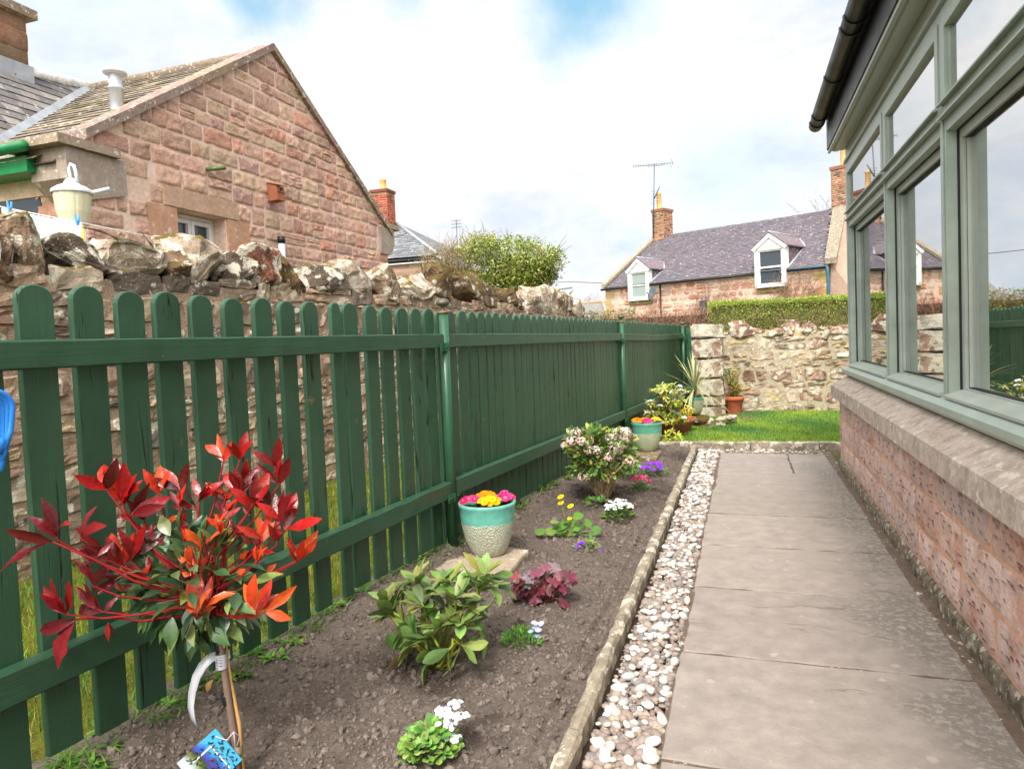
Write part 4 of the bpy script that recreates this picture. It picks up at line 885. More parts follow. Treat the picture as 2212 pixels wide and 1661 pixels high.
dormer(D1,1.20,3.02,4.48,4.98,M_curt)
dormer(D2,1.32,3.12,4.76,5.28,M_pane_dark)
def brickstack(mb,o,w,d,h,seed):
    c0=[L(172,122,95),L(160,112,88),L(190,148,112),L(105,88,76),L(182,134,104),L(150,118,98)]
    ux,uw=cu*w,cw*d
    blockwork(mb,o,cu,(0,0,1),-cw,w,[.085]*int(h/.085),(.2,.24),c0,.008,.009,seed=seed,nx=3,nz=3); blockwork(mb,V(o)+cu*w,cw,(0,0,1),cu,d,[.085]*int(h/.085),(.2,.24),c0,.008,.009,seed=seed+1,nx=3,nz=3)
    blockwork(mb,o,cw,(0,0,1),-cu,d,[.085]*int(h/.085),(.2,.24),c0,.008,.009,seed=seed+1,nx=3,nz=3)
    mb.obox(V(o)+cu*.004+cw*.004,cu*(w-.008),cw*(d-.008),V((0,0,h)),col=L(150,130,110))
    mb.obox(V(o)+V((0,0,h))-cu*.04-cw*.04,cu*(w+.08),cw*(d+.08),V((0,0,.14)),col=L(140,100,80))
def pot_(mb,o,r,h): mb.lathe(o,[(r*1.05,0),(r,.1),(r*.92,h-.1),(r*1.05,h-.08),(r*1.05,h),(r*.7,h)],16)
M_cpot=flat('buff_chimney_pot',L(222,182,118),.8,.2,0,.2,20,.12)
mb=MB(); o=LC(.05,RB-.45,RZ-.7); brickstack(mb,o,.72,.9,2.0,71); ch=cpart(mb,'chimney',M_brick)
mb=MB(); pot_(mb,LC(.24,RB,RZ+1.42),.14,.95); cpart(mb,'chimney_pot',M_cpot,ch)
mb=MB(); o=LC(CL-1.45,RB-.4,RZ-.5); brickstack(mb,o,.8,.9,2.15,75); ch2=cpart(mb,'chimney',M_brick)
mb=MB(); pot_(mb,LC(CL-1.0,RB,RZ+1.75),.17,1.1); cpart(mb,'chimney_pot',M_cpot,ch2)
# aerial on the chimney
def cq(px,py,b=RB-.5): return PL(px,py,LC(0,b,0),cw)
M_al=flat('aerial_metal',(.12,.13,.15),.5,.5,.6)
mb=MB(); m0=cq(1411,520); m1=cq(1413.5,354); mb.tube([m0,m1],.03,6); 
a,b=cq(1368,360),cq(1453,352.5); mb.tube([a,b],.015,5)
dv=(b-a); pe=dv.normalized().cross(V((0,0,1)))
for k in range(15):
    q=a+dv*(k/15); mb.tube([q-V((0,0,.1)),q+V((0,0,.1))],.008,4)
q=b-dv*.04; mb.tube([q+V((.0,0,.22)),q+V((.1,0,0)),q-V((0,0,.22))],.01,4); mb.tube([a+dv*.35,a+dv*.38-V((0,0,.07)),a+dv*.75-V((0,0,.07)),a+dv*.8],.012,4)
a,b=cq(1413,430),cq(1425,404); mb.tube([a,b],.03,5)
for k in range(6): q=a+V((0,0,-.25+k*.13)); mb.tube([q-cu*.22,q+cu*.28],.008,4)
aer=mb.build('tv_aerial',M_al,None,origin=m0); tag(aer,'tall dark television aerial on a mast fixed to the cottage chimney','aerial')
# satellite dish
dc=PL(1411,634,LC(0,-.45,0),cw); dish=thing('satellite_dish',dc,'grey satellite dish under the left dormer window of the cottage','satellite dish')
ax=(-cw*.8-cu*.35+V((0,0,.35))).normalized(); mb=MB(); mb.lathe(dc,[(0,0),(.12,.006),(.22,.03),(.32,.07),(.325,.075),(.31,.08),(.21,.04),(.0,.012)],24,axis=ax); mb.build('dish',flat('dish_grey',(.10,.115,.135),.5),dish,origin=dc)
mb=MB(); mb.tube([dc,dc+cw*.35],.025,6); mb.tube([dc-V((0,0,.25)),dc+ax*.35-V((0,0,.12))],.012,5); mb.ball(dc+ax*.35-V((0,0,.1)),.04); mb.build('arm',M_al,dish,origin=dc)
# dark box on the wall
bx=LC(5.35,-.12,0); bo=thing('wall_flue_box',LC(5.3,-.1,2.7),'dark grey rectangular flue box with a pipe below on the cottage wall','flue box')
mb=MB(); p=PL(1515,650,bx,cw);q=PL(1529,677,bx,cw); wv_=(q-p).dot(cu); mb.prism([p,p+cu*wv_,V((p+cu*wv_*.9).xy.to_tuple()+(q.z,)),V((p+cu*wv_*.08).xy.to_tuple()+(q.z,))],-cw*.16); mb.build('box',flat('dark_grey_metal',(.06,.07,.08),.5),bo)
mb=MB(); c=p+cu*wv_*.6; mb.tube([V((c.x,c.y,q.z)),V((c.x,c.y,q.z-1.6))],.07,8); mb.build('pipe',flat('grey_pipe',(.1,.11,.12),.5),bo)
# bare climber on the cottage wall
mb=MB(); rr=random.Random(3)
def creeper(p,ang,l,r,dep):
    pts=[p]; a=ang
    for k in range(5): a+=rr.uniform(-.5,.5); pts.append(pts[-1]+(cu*math.cos(a)+V((0,0,1))*math.sin(a))*l/5-cw*rr.uniform(-.01,.03))
    mb.tube(pts,[r*(1-.12*i) for i in range(6)],4,cap=False)
    if dep>0:
        for k in (2,3,4,5): creeper(pts[k],a+rr.uniform(-1.2,1.2),l*.6,r*.6,dep-1)
for px,py,n_,lbl in ((1540,668,9,'leafless brown climber around the grey flue box on the pink cottage wall'),(1725,650,16,'leafless brown climber arching over the hedge below the right dormer window')):
    mb=MB(); base=PL(px,py,LC(0,-.12,0),cw)
    for k in range(n_): creeper(base+V((0,0,-.2)),rr.uniform(.3,2.8) ,rr.uniform(.7,1.1),.02,2)
    cl=mb.build('bare_climber',bpy.data.materials.get('climber_bark') or flat('climber_bark',L(150,120,98),.9),None,origin=base); tag(cl,lbl,'climber','climbers on the cottage wall')
# ================================================================ other buildings
bk=YP(840,548,20); bh=thing('hipped_roof_house',(bk.x-3,22,0),'house with grey hipped slate roof and red brick chimney behind the gable house','house')
e0=YP(800,545,20);e1=YP(935,555,20); rid=PL(838,474,(0,22.6,0),V((0,1,0)))
mb=MB(); mb.box((e0.x-4,20.25,0),(e1.x-.1,26,e1.z-.12),col=L(205,172,150)); mb.build('wall',M_gmort,bh)
mb=MB(); eA=V((e0.x-4,20,e1.z+.05));eB=V((e1.x+.15,20,e1.z+.05)); rr_=V((rid.x,22.9,rid.z)); us2=(V((0,rr_.y-20,rr_.z-eB.z))).normalized(); n2=V((1,0,0)).cross(us2); LL=math.hypot(rr_.y-20,rr_.z-eB.z)
hx=eB.x-rr_.x
slates(mb,eA,(1,0,0),us2,n2 if n2.z>0 else -n2,eB.x-eA.x,LL,.26,.15,[L(120,124,130),L(108,112,120),L(134,136,138)],17,clip=lambda u,s:u<(eB.x-eA.x)-hx*s/LL)
mb.prism([(eA.x,20.05,eB.z-.08),(eB.x,20.05,eB.z-.08),(rr_.x,22.9,rr_.z-.05),(eA.x,22.9,rr_.z-.05)],(0,.2,-.05),col=L(90,92,96)); mb.add([eB,V((eB.x,26,eB.z)),rr_],[(0,1,2)],col=L(110,112,118)); mb.build('roof',M_slate,bh,origin=bh.location)
mb=MB(); mb.tube([rr_+V((0,0,.03)),eB+V((0,0,.04))],.06,6); mb.build('lead_hip',M_lead,bh)
mb=MB(); mb.tube([(eA.x,19.93,eB.z-.1),(eB.x,19.93,eB.z-.1)],.05,6); mb.build('gutter',M_black,bh)
c0=YP(803,478,22);c1=YP(838,478,22);ct=YP(820,415,22).z; w=c1.x-c0.x
mb=MB(); cols=[L(178,96,76),L(165,86,68),L(188,110,86),L(120,76,62)]
blockwork(mb,(c0.x,22,c0.z-1),(1,0,0),(0,0,1),(0,-1,0),w,[.08]*int((ct-c0.z+1)/.08),(.2,.24),cols,.006,.008,seed=3,nx=3,nz=3); blockwork(mb,(c1.x,22,c0.z-1),(0,1,0),(0,0,1),(1,0,0),.6,[.08]*int((ct-c0.z+1)/.08),(.2,.24),cols,.006,.008,seed=4,nx=3,nz=3)
mb.box((c0.x+.004,22.004,c0.z-1),(c1.x-.004,22.6,ct),col=L(160,120,100)); mb.box((c0.x-.03,21.97,ct),(c1.x+.03,22.63,ct+.1),col=cols[3]); ch=mb.build('chimney',M_brick,bh,origin=bh.location)
mb=MB(); pot_(mb,(c0.x+w*.55,22.3,ct+.1),.12,.42); q=mb.build('chimney_pot',M_cpot,ch,origin=bh.location); q.location=(0,0,0)
ap=YP(989,560,24); at_=YP(989,474,24); mb=MB(); mb.tube([V((ap.x,24,1.5)),V((ap.x,24,at_.z))],.018,5)
for k in range(3): mb.tube([(ap.x-.2,24,at_.z-.05-k*.12),(ap.x+.2,24,at_.z-.05-k*.12)],.01,4)
tag(mb.build('aerial_pole',M_al,None,origin=(ap.x,24,1.5)),'thin aerial pole sticking up behind the leafy bush','aerial')
sa,sb=YP(1065,627,17),YP(1193,620,17); sh=thing('shed',((sa.x+sb.x)/2,18,0),'shed with pale blue grey roof just showing above the rubble wall','shed')
mb=MB(); mb.box((sa.x-.5,17.1,0),(sb.x-.1,19,sa.z-.12)); mb.build('wall',flat('shed_wood',(.2,.16,.12),.9),sh,origin=sh.location)
mb=MB(); mb.prism([(sa.x-.6,16.9,sa.z-.14),(sa.x-.6,16.9,sa.z-.09),(sa.x-.6,19.2,sa.z+.12),(sa.x-.6,19.2,sa.z+.07)],(sb.x-sa.x+.6,0,0)); mb.build('roof',flat('shed_roof',(.35,.44,.45),.6),sh,origin=sh.location)
fa,fb=YP(1240,682,60),YP(1322,650,60); fh=thing('distant_house',((fa.x+fb.x)/2,62,0),'distant low house with grey slate hipped roof left of the cottage','house')
mb=MB(); mb.box((fa.x-2,60.3,0),(fb.x+3,66,fa.z-.3)); mb.build('wall',M_gmort,fh,origin=fh.location)
fz=YP(1280,650,60).z; mb=MB(); a,b=fa.x-2.4,fb.x+3.4; mid=YP(1288,650,60).x
mb.add([(a,60,fa.z-.4),(b,60,fa.z-.4),(b,66,fa.z-.4),(a,66,fa.z-.4),(a+.5,63,fz),(mid,63,fz),(b,63,fa.z)],[(0,1,6,5,4),(2,3,4,5,6),(3,0,4)],col=L(125,122,118)); mb.build('roof',M_slate,fh,origin=fh.location)
mb=MB(); mb.tube([(a+.5,63,fz),(mid,63,fz)],.14,6,col=L(170,140,105)); mb.tube([(mid,63,fz),(mid+1,60,fa.z-.3)],.16,6,col=L(180,165,140)); mb.tube([(mid,63,fz),(b,63,fa.z)],.14,6,col=L(170,140,105)); mb.build('ridge',M_sill,fh,origin=fh.location)
# ================================================================ hedges, bush and trees
def leafcloud(n,sampler,size,cols,mat_,name,parent=None,tilt=.9,asp=.5,curl=.25):
    tvv=np.array([(0,0,0),(.5,.5,curl),(0,1.,.0),(-.5,.5,curl)],dtype=float); tff=np.array([(0,1,2,3)])
    P=np.array([sampler() for _ in range(n)]); S=RNG.uniform(*size,n); M=rotmats(n,tilt)*S[:,None,None]; M=M*np.array([asp,1,1])[None,None,:]
    c=np.array(cols)[RNG.integers(0,len(cols),n)]*RNG.uniform(.65,1.3,(n,1)); o=scatter(name,tvv,tff,P,M,c,mat_,False); 
    if parent is not None:
        o.parent=parent; o.location=-parent.location
    return o
def twigs(mb,n,sampler,l,r,up=1.,k=4):
    for _ in range(n):
        p=V(sampler()); d=V((random.gauss(0,.5),random.gauss(0,.5),up+random.gauss(0,.3))).normalized()*random.uniform(*l); m=p+d*.5+V((random.gauss(0,.05),random.gauss(0,.05),0))*l[1]; mb.tube([p,m,p+d],[r,r*.8,r*.5],k if k>2 else 3,cap=False)
hg=thing('green_hedge',(1,14.2,0),'clipped bright green hedge behind the far stone wall','hedge')
def hs():
    x=random.uniform(-.62,4.6); t=random.random(); z=1.0+.93*(1-t**2.2*.8); y=13.5+random.random()**2*.9; 
    top=1.90+.11*mnoise.noise(V((x*2.2,y*2,0)))+(x+.6)*-.012
    if random.random()<.35: z=top-random.random()*.06; y=13.5+random.random()*1.2
    return (x+random.gauss(0,.01),y+.06*mnoise.noise(V((x*3,z*4,0))),min(z,top+random.random()**3*.07))
leafcloud(42000,hs,(.018,.042),[L(178,192,92),L(160,178,78),L(192,202,106),L(135,155,66)],M_leafm,'foliage',hg)
mb=MB(); mb.col=L(150,130,100); twigs(mb,900,lambda:(random.uniform(-.6,4.6),random.uniform(13.5,13.8),random.uniform(1.0,1.5)),(.2,.5),.005); mb.build('twigs',M_stem,hg,origin=hg.location)
mb=MB(); mb.box((-.55,13.62,.3),(4.5,14.6,1.84),col=L(105,105,62)); mb.build('core',vcol('hedge_core',.95,.05,.5,14,1,30,.03),hg,origin=hg.location)
hb=thing('brown_hedge',(-2,15,0),'bare reddish brown twiggy hedge left of the bright green hedge','hedge')
def bs():
    x=random.uniform(-5.5,-.45); return (x,14.5+random.random()**2*.7,random.uniform(1.0,1.78)+.03*mnoise.noise(V((x*2,0,0))))
mb=MB(); mb.col=L(150,115,95); twigs(mb,3800,bs,(.1,.26),.004,.7,3); mb.build('twigs',M_stem,hb,origin=hb.location)
leafcloud(7000,lambda:(lambda p:(p[0],p[1],min(p[2],1.86)))(bs()),(.02,.04),[L(150,112,88),L(130,98,76),L(165,130,105)],M_leafm,'dead_leaves',hb)
leafcloud(2500,lambda:(random.uniform(-3.6,-2.1),random.uniform(14.3,14.7),random.uniform(1.2,1.9)),(.03,.06),[L(110,130,50),L(140,150,70),L(90,112,45)],M_leaf,'ivy_leaves',hb)
mb=MB(); mb.box((-5.5,14.75,.3),(-.5,15.2,1.72),col=L(90,70,58)); mb.build('core',bpy.data.materials['hedge_core'],hb,origin=hb.location)
# ivy-like bush
bu=thing('leafy_bush',YP(1080,640,15),'large yellow green leafy bush rising behind the rubble wall right of the gable','bush')
def blob_sampler(bl):
    ws=[b[3]*b[4]*b[5] for b in bl]
    def f():
        b=random.choices(bl,ws)[0]; d=V((random.gauss(0,1),random.gauss(0,1),random.gauss(0,1))).normalized(); r=random.random()**.42*(1 if random.random()<.85 else 1.22)
        r*=1+.55*mnoise.noise(d*3.+V(b[:3])); return (b[0]+d.x*b[3]*r,b[1]+d.y*b[4]*r,b[2]+d.z*b[5]*r)
    return f
def blobsP(L_,y,dy):
    out=[]
    for px,py,rx,rz in L_:
        c=YP(px,py,y); k=(c-CAM).dot(Fv)/FL; out.append((c.x,c.y+random.uniform(-.3,.3),c.z,rx*k,dy,rz*k))
    return out
gA=blobsP([(1100,560,80,40),(1160,575,52,42),(1045,542,50,30),(1190,556,28,26),(1130,600,62,38),(1070,600,75,34),(1040,520,22,16),(1100,522,20,14),(1150,532,24,16),(1205,560,14,26),(1070,528,20,18)],15,.7)
leafcloud(8200,blob_sampler(gA),(.06,.115),[L(150,168,72),L(172,180,84),L(128,150,64),L(105,132,55),L(190,185,98)],M_leaf,'foliage',bu,asp=.4)
gB=blobsP([(975,565,70,34),(1010,545,62,36),(940,590,52,28),(1000,600,75,32)],15.4,.6)
leafcloud(8500,blob_sampler(gB),(.03,.06),[L(160,150,85),L(150,125,95),L(140,150,80),L(165,140,110)],M_leafm,'sparse_foliage',bu)
mb=MB(); mb.col=L(150,125,105); twigs(mb,500,blob_sampler(gB),(.15,.45),.006,1.0,3); mb.col=L(130,110,90); twigs(mb,240,blob_sampler(gA),(.2,.5),.007,.7,3)
for px in (1000,1060,1110,1150): q=YP(px,680,15.2); mb.tube([V((q.x,q.y,0)),V((q.x+.1,q.y,1.4)),V((q.x+random.uniform(-.3,.3),q.y,2.9))],[.06,.045,.02],6)
mb.build('stems',M_stem,bu,origin=bu.location)
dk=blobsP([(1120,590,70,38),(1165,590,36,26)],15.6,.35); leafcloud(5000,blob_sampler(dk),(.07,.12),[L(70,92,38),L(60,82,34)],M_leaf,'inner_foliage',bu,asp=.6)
# bare trees
M_hazebark=flat('haze_pale_bark',L(172,160,150),.9); M_barkd=flat('bare_bark_dark',L(110,95,85),.9)  # far trees' twigs coloured pale to stand in for haze
def baretree(name,base,h,spread,label,group=None,seed=1,m=None,depth=4,buds=None,r0=.04):
    rr=random.Random(seed); t=thing(name,base,label,'tree',group); mb=MB(); tips=[]
    def br(p,d,l,r,k):
        pts=[p]; 
        for i in range(3): d=(d+V((rr.gauss(0,.12),rr.gauss(0,.12),rr.gauss(0.03,.06)))).normalized(); pts.append(pts[-1]+d*l/3)
        mb.tube(pts,[r,r*.9,r*.8,r*.65],4 if k>1 else 3,cap=False)
        if k==0: tips.append(pts[-1]); return
        for j in range(rr.choice((3,4)) if k>1 else 3):
            a=V((rr.gauss(0,spread),rr.gauss(0,spread),rr.gauss(.15,.25))); br(pts[rr.choice((1,2,3,3))],(d+a).normalized(),l*rr.uniform(.55,.8),r*.55,k-1)
    mb2=MB(); mb2.tube([V(base),V(base)+V((0,0,h*.35))],[h*r0*.6,h*r0*.45],7); mb2.build('trunk',m or M_hazebark,t,origin=t.location)
    br(V(base)+V((0,0,h*.33)),V((0,0,1)),h*.26,h*r0*.42,depth); mb.build('branches',m or M_hazebark,t,origin=t.location)
    return t
rr=random.Random(8)
for i,(px,py) in enumerate([(1222,628),(1240,622),(1256,630),(1270,616),(1283,622),(1297,612),(1310,618),(1325,612),(1205,640)]):
    b=YP(px,740,88+rr.uniform(-5,8)); b.z=0; top=YP(px,py,b.y).z
    desc=['leftmost but one, short','slim and tall','low and broad','tall with rounded top','with leaning top','tallest of the far row','narrow crowned','beside the cottage gable','lowest, at the left end'][i]
    baretree('bare_tree',b,top*.97,.55,'hazy leafless tree far behind the distant roof, '+desc,'far bare trees on the skyline',50+i,depth=4,r0=.02)
bt=LC(4.4,14,0); baretree('bare_tree',bt,9.6,.6,'leafless tree whose top twigs show over the purple cottage roof',None,77,M_barkd,5,r0=.016)
# ================================================================ lamp, washing line, cable
lp=DP(156,418,5.3); M_lw=flat('lamp_white_paint',(.72,.74,.78),.35); M_lg=NT('lamp_yellowed_glass'); M_lg=M_lg.fin(L(208,204,172),.35,None,.5,**{'Subsurface Weight':.2})
k=5.3/FL; lo=V((lp.x,lp.y,0)); lamp=thing('garden_lamp',lo,'white lantern with ribbed yellowed glass standing on a post behind the rubble wall','lamp')
mb=MB(); zc=lp.z
mb.lathe((lp.x,lp.y,zc),[(39*k,-1*k),(40.5*k,3*k),(38*k,7*k),(28*k,14*k),(17*k,18*k),(13*k,26*k),(9*k,31*k),(0,32*k)],28); mb.build('cap',M_lw,lamp,origin=lamp.location)
mb=MB(); pr=[(36*k,0),(35*k,-12*k),(32*k,-40*k),(27*k,-64*k),(18*k,-80*k),(9*k,-90*k)]; n=48; vs=[]
for r_,h in pr:
    for j in range(n): a=2*math.pi*j/n; q=r_*(1+(.008 if j%4 else -.014)); vs.append((lp.x+q*math.cos(a),lp.y+q*math.sin(a),zc+h))
mb.add(vs,[(i*n+j,(i+1)*n+j,(i+1)*n+(j+1)%n,i*n+(j+1)%n) for i in range(len(pr)-1) for j in range(n)],smooth=False); mb.build('lamp_glass',M_lg,lamp,origin=lamp.location)
mb=MB(); top=V((lp.x,lp.y,zc+30*k)); mb.tube([top+V((0,-.006,0)),top+V((-.012,0,.03)),top+V((-.016,0,.085)),top+V((.004,0,.115)),top+V((.035,0,.10)),top+V((.05,0,.05)),top+V((.06,0,-.02))],.012,10); mb.build('hook',M_lw,lamp,origin=lamp.location)
mb=MB(); mb.tube([(lp.x+.06,lp.y,0),(lp.x+.06,lp.y,zc-70*k)],.03,10); mb.build('post',flat('lamp_post_paint',L(205,190,120),.5),lamp,origin=lamp.location); mb=MB(); mb.tube([(lp.x+.05,lp.y+.05,zc-2*k),(lp.x+.24,lp.y+.12,zc+9*k)],.016,6); mb.build('arm',M_lw,lamp,origin=lamp.location)
D_=4.95
pl_=lambda px,py,d=D_: DP(px,py,d)
mb=MB(); pts=[pl_(-60,428,4.9),pl_(5,448,4.92),pl_(100,467,4.97),pl_(178,482,5.0),pl_(280,503,5.5),pl_(395,525,6.1),pl_(600,568,7.0)]; mb.tube(pts,.0045,6)
tag(mb.build('washing_line',flat('white_cord',(.75,.75,.75),.6),None,origin=pts[2]),'thin white washing line stretched behind the rubble wall','washing line')
mb=MB(); n=26; vs=[]
for i in range(n+1):
    t=i/n; a=pl_(3+174*t,447+35*t+4*math.sin(t*math.pi),4.925+.07*t)
    for j in range(13):
        u=j/12; b=a+V((.02*math.sin(t*21)*u+.012*mnoise.noise(V((t*7,u*3,0))),.03*math.sin(t*17+u*2)*u,-.24*u)); 
        if j==12 and i==n: b=b+V((-.02,0,.03))
        vs.append(b+V((.035*(-u)*(t**3),0,.0)))
mb.add(vs,[(i*13+j,(i+1)*13+j,(i+1)*13+j+1,i*13+j+1) for i in range(n) for j in range(12)],smooth=True)
cl=mb.build('hanging_cloth',vcol('white_cotton',.85,.1,.04,30,.2,300,.001),None,origin=pts[2]); md=cl.modifiers.new('thick','SOLIDIFY'); md.thickness=.002
tag(cl,'white cotton cloth pegged on the washing line next to the lantern','cloth')
M_peg=flat('blue_plastic',(.10,.40,.80),.35,.5)
for i,(px,py,lb) in enumerate(((21,449,'bright blue clothes peg at the left end of the white cloth'),(167,478,'bright blue clothes peg at the corner of the cloth beside the lantern'))):
    c=pl_(px,py,4.92); mb=MB(); 
    for s_ in(-1,1): mb.prism([c+V((-.009,s_*.004,-.03)),c+V((.009,s_*.004,-.03)),c+V((.007,s_*.012,.045)),c+V((-.007,s_*.012,.045))],(0,s_*.006,0))
    mb.ball(c+V((0,0,.0)),.011); tag(mb.build('clothes_peg',M_peg,None,origin=c),lb,'clothes peg','pegs on the washing line')
a=YP(1180,600,70);b=YP(1330,612,70); mb=MB(); mb.tube([YP(1240,609,60)+V((-14,0,.6)),YP(1240,609,60),YP(1330,613,60),YP(1330,613,60)+V((14,0,-.3))],.03,4); tag(mb.build('overhead_cable',M_al,None,origin=a),'thin dark overhead cable crossing the sky left of the cottage','cable')
# blue hose loop at the left edge
M_bl=flat('blue_hose_plastic',(.03,.26,.85),.25,.5); hc=PL(-18,900,FP(0,.03),FN); hl=thing('blue_hose_reel',hc,'glossy blue plastic hose hanging looped on the fence at the left edge','hose')
for k,(r_,off) in enumerate(((.028,0),(.038,.010),(.048,.020))):
    mb=MB(); rad=.0085; c=hc+FN*off*.4
    mb.tube([c-FD*r_*.9+V((0,0,-.07)),c-FD*r_+V((0,0,0))]+[c+FD*(-r_*math.cos(a))+V((0,0,1))*(r_*math.sin(a)+.02) for a in [math.pi*i/10 for i in range(11)]]+[c+FD*r_*.8+V((0,0,-.045-.03*(2-k))),c+FD*r_*.4+V((0,0,-.09-.03*(2-k)))],rad,12); mb.build('hose_loop',M_bl,hl,origin=hc)
mb=MB(); mb.tube([hc+FD*.012+V((0,0,-.06)),hc+V((0,0,-.10))],.018,12); mb.build('grip',M_bl,hl,origin=hc)
# ================================================================ pots, slabs and plants
FH=V((Fv.x,Fv.y,0)).normalized()
def dep(p): return (V(p)-CAM).dot(Fv)
def soilp(px,py):
    p=G(px,py,.03)
    for _ in range(3): p=G(px,py,soilz(p.x,p.y))
    return p
# concrete pads
def pad(name,P_,z0,z1,label,col):
    c=sum((V(p) for p in P_),V((0,0,0)))/4; mb=MB(); n=10; vs=[]; ring=[]
    for i in range(4):
        a,b=V(P_[i]),V(P_[(i+1)%4])
        for k in range(n): ring.append(a+(b-a)*k/n)
    N=len(ring)
    for (z,sc) in ((z0,1),(z1-.012,1.0),(z1,.985)):
        for i,p in enumerate(ring):
            q=c+(p-c)*sc; nn=mnoise.noise_vector(q*14)*.008; vs.append((q.x+nn.x,q.y+nn.y,z+(nn.z*.6 if z>z0 else 0)))
    mb.add(vs,[(k*N+i,k*N+(i+1)%N,(k+1)*N+(i+1)%N,(k+1)*N+i) for k in range(2) for i in range(N)]+[tuple(2*N+i for i in range(N))],col=col); mb.col=col
    return tag(mb.build(name,M_padm,None,origin=(c.x,c.y,z0)),label,'concrete slab')
M_padm=stone_mat('mossy_concrete',lichen=.35,moss=-1,bump=.8,scale=1.6)
zt1=.075; pA=[G(897,1221,zt1),G(1086,1252,zt1),G(1141,1188,zt1),G(985,1160,zt1)]
pad('concrete_pad',[V((p.x,p.y,0)) for p in pA],-.02,zt1,'rough beige concrete pad under the nearer turquoise pot and fence post',L(176,158,140))
zt2=.07; pB=[G(1362,986,zt2),G(1417,992,zt2),G(1431,972,zt2),G(1372,966,zt2)]
pad('concrete_pad',[V((p.x,p.y,0)) for p in pB],-.02,zt2,'mossy brown concrete pad under the farther turquoise pot',L(130,112,88))
def glaze(name,turq,low,spots):
    m=NT(name); z=m.sep()[2]; n=m.noise(16,3); b=m.math('ADD',z,m.math('MULTIPLY',m.math('SUBTRACT',n,.5),.03))
    vor=m.vor(60,'F1'); v2=m.vor(60,'DISTANCE_TO_EDGE'); n2=m.noise(12,5); n4=m.noise(140,4)
    lowc=m.mix(m.ramp(v2,[(.02,1),(.12,0)]),m.mix(m.ramp(n2,[(.3,0),(.7,1)]),low[0],low[1]),low[2])
    lowc=m.mix(m.ramp(n4,[(.5,0),(.7,.5)]),lowc,low[3]); lowc=m.mix(m.math('MULTIPLY',m.ramp(vor,[(.18,1),(.28,0)]),m.ramp(n2,[(.5,0),(.6,.8)])),lowc,spots)
    up=m.mix(m.ramp(m.noise(30,5),[(.3,0),(.7,1)]),turq[0],turq[1])
    f=m.ramp(b,[(.20,0),(.208,1)]); f.node.color_ramp.interpolation='EASE'
    c=m.mix(f,lowc,up); rim=m.ramp(z,[(.312,0),(.322,1)]); c=m.mix(rim,c,turq[2])
    h=m.mix(f,m.math('ADD',m.math('MULTIPLY',v2,3),m.math('MULTIPLY',n4,.6)),.6)
    return m.fin(c,m.mix(f,.5,.22),m.bump(h,.9,.004),.5)
M_gl1=glaze('turquoise_glaze',(L(96,176,158),L(120,194,176),L(120,140,122)),(L(206,214,190),L(190,184,166),L(150,165,145),L(228,230,212)),L(130,112,118))
M_gl2=glaze('sea_green_glaze',(L(84,158,132),L(105,172,148),L(90,125,105)),(L(190,198,165),L(172,176,140),L(160,170,140),L(210,214,185)),L(80,135,108))
def glazed_pot(c,R,H,m,label,par=True):
    t=thing('glazed_pot',c,label,'flower pot','turquoise glazed pots'); mb=MB(); s=R/.18; h=H/.325
    mb.lathe(c,[(0,0),(.090*s,0),(.102*s,.01*h),(.125*s,.05*h),(.147*s,.11*h),(.163*s,.18*h),(.171*s,.25*h),(.174*s,.295*h),(.180*s,.305*h),(.181*s,.320*h),(.174*s,.326*h),(.163*s,.322*h),(.160*s,.29*h),(.158*s,.20*h)],56)
    mb.build('pot',m,t,origin=c); mb=MB(); mb.lathe(c,[(0,.275*h),(.08*s,.285*h),(.160*s,.272*h)],20); mb.build('compost',M_soil,t,origin=c); return t
pc=G(1056,1200,zt1); kk=dep(pc+V((0,0,.15)))/FL; R1=64*kk*.985; c1=V((pc.x,pc.y,zt1)); c1+=V((-Fv.x,-Fv.y,0))*-.05
glazed_pot(c1,R1,.318,M_gl1,'turquoise pot with rough cream lower half holding pink and yellow primulas beside the fence post')
pc2=G(1397,975,zt2); k2=dep(pc2)/FL; R2=33.5*k2; c2=V((pc2.x,pc2.y+.06,zt2)); glazed_pot(c2,R2,.318*R2/R1*1.02,M_gl2,'farther turquoise pot with green spotted lower half holding orange and pink primulas')
def primula(c,col,col2,eye,label,n=9,sc=1.,pot='nearer'):
    t=thing('primula',c,label,'flower plant','primulas in the turquoise pots'); mb=MB(); g=[L(90,125,50),L(110,140,60),L(75,110,45)]
    for i in range(12):
        a=random.random()*6.28; mb.leaf(V(c)+V((0,0,-.015)),V((math.cos(a),math.sin(a),.35)),V((0,0,1)),.062*sc,.035*sc,.15,.9,wav=.5,col=random.choice(g))
    mb.build('leaves',M_leafm,t,origin=c)
    mb=MB()
    for i in range(n):
        a=i*2.4; r=.040*sc*math.sqrt(i/n)*1.2; p=V(c)+V((math.cos(a)*r,math.sin(a)*r,.045+.018*random.random()-.35*r)); nn=V((math.cos(a)*r*12+random.gauss(0,.2),math.sin(a)*r*12-.35,1))
        for k in range(2): mb.petals(p+nn.normalized()*k*.003,nn,.024*sc*(1-.25*k),5,1.25,.2-.3*k+random.uniform(-.1,.2),col=tuple(x*random.uniform(.85,1.15) for x in random.choice((col,col2))))
        mb.disc(p+nn.normalized()*.007,nn,.0045*sc,6,col=eye)
    mb.build('blooms',M_petal,t,origin=c)
OR=L(250,160,15);YE=L(252,200,20);PK=L(225,30,110);PK2=L(240,70,140)
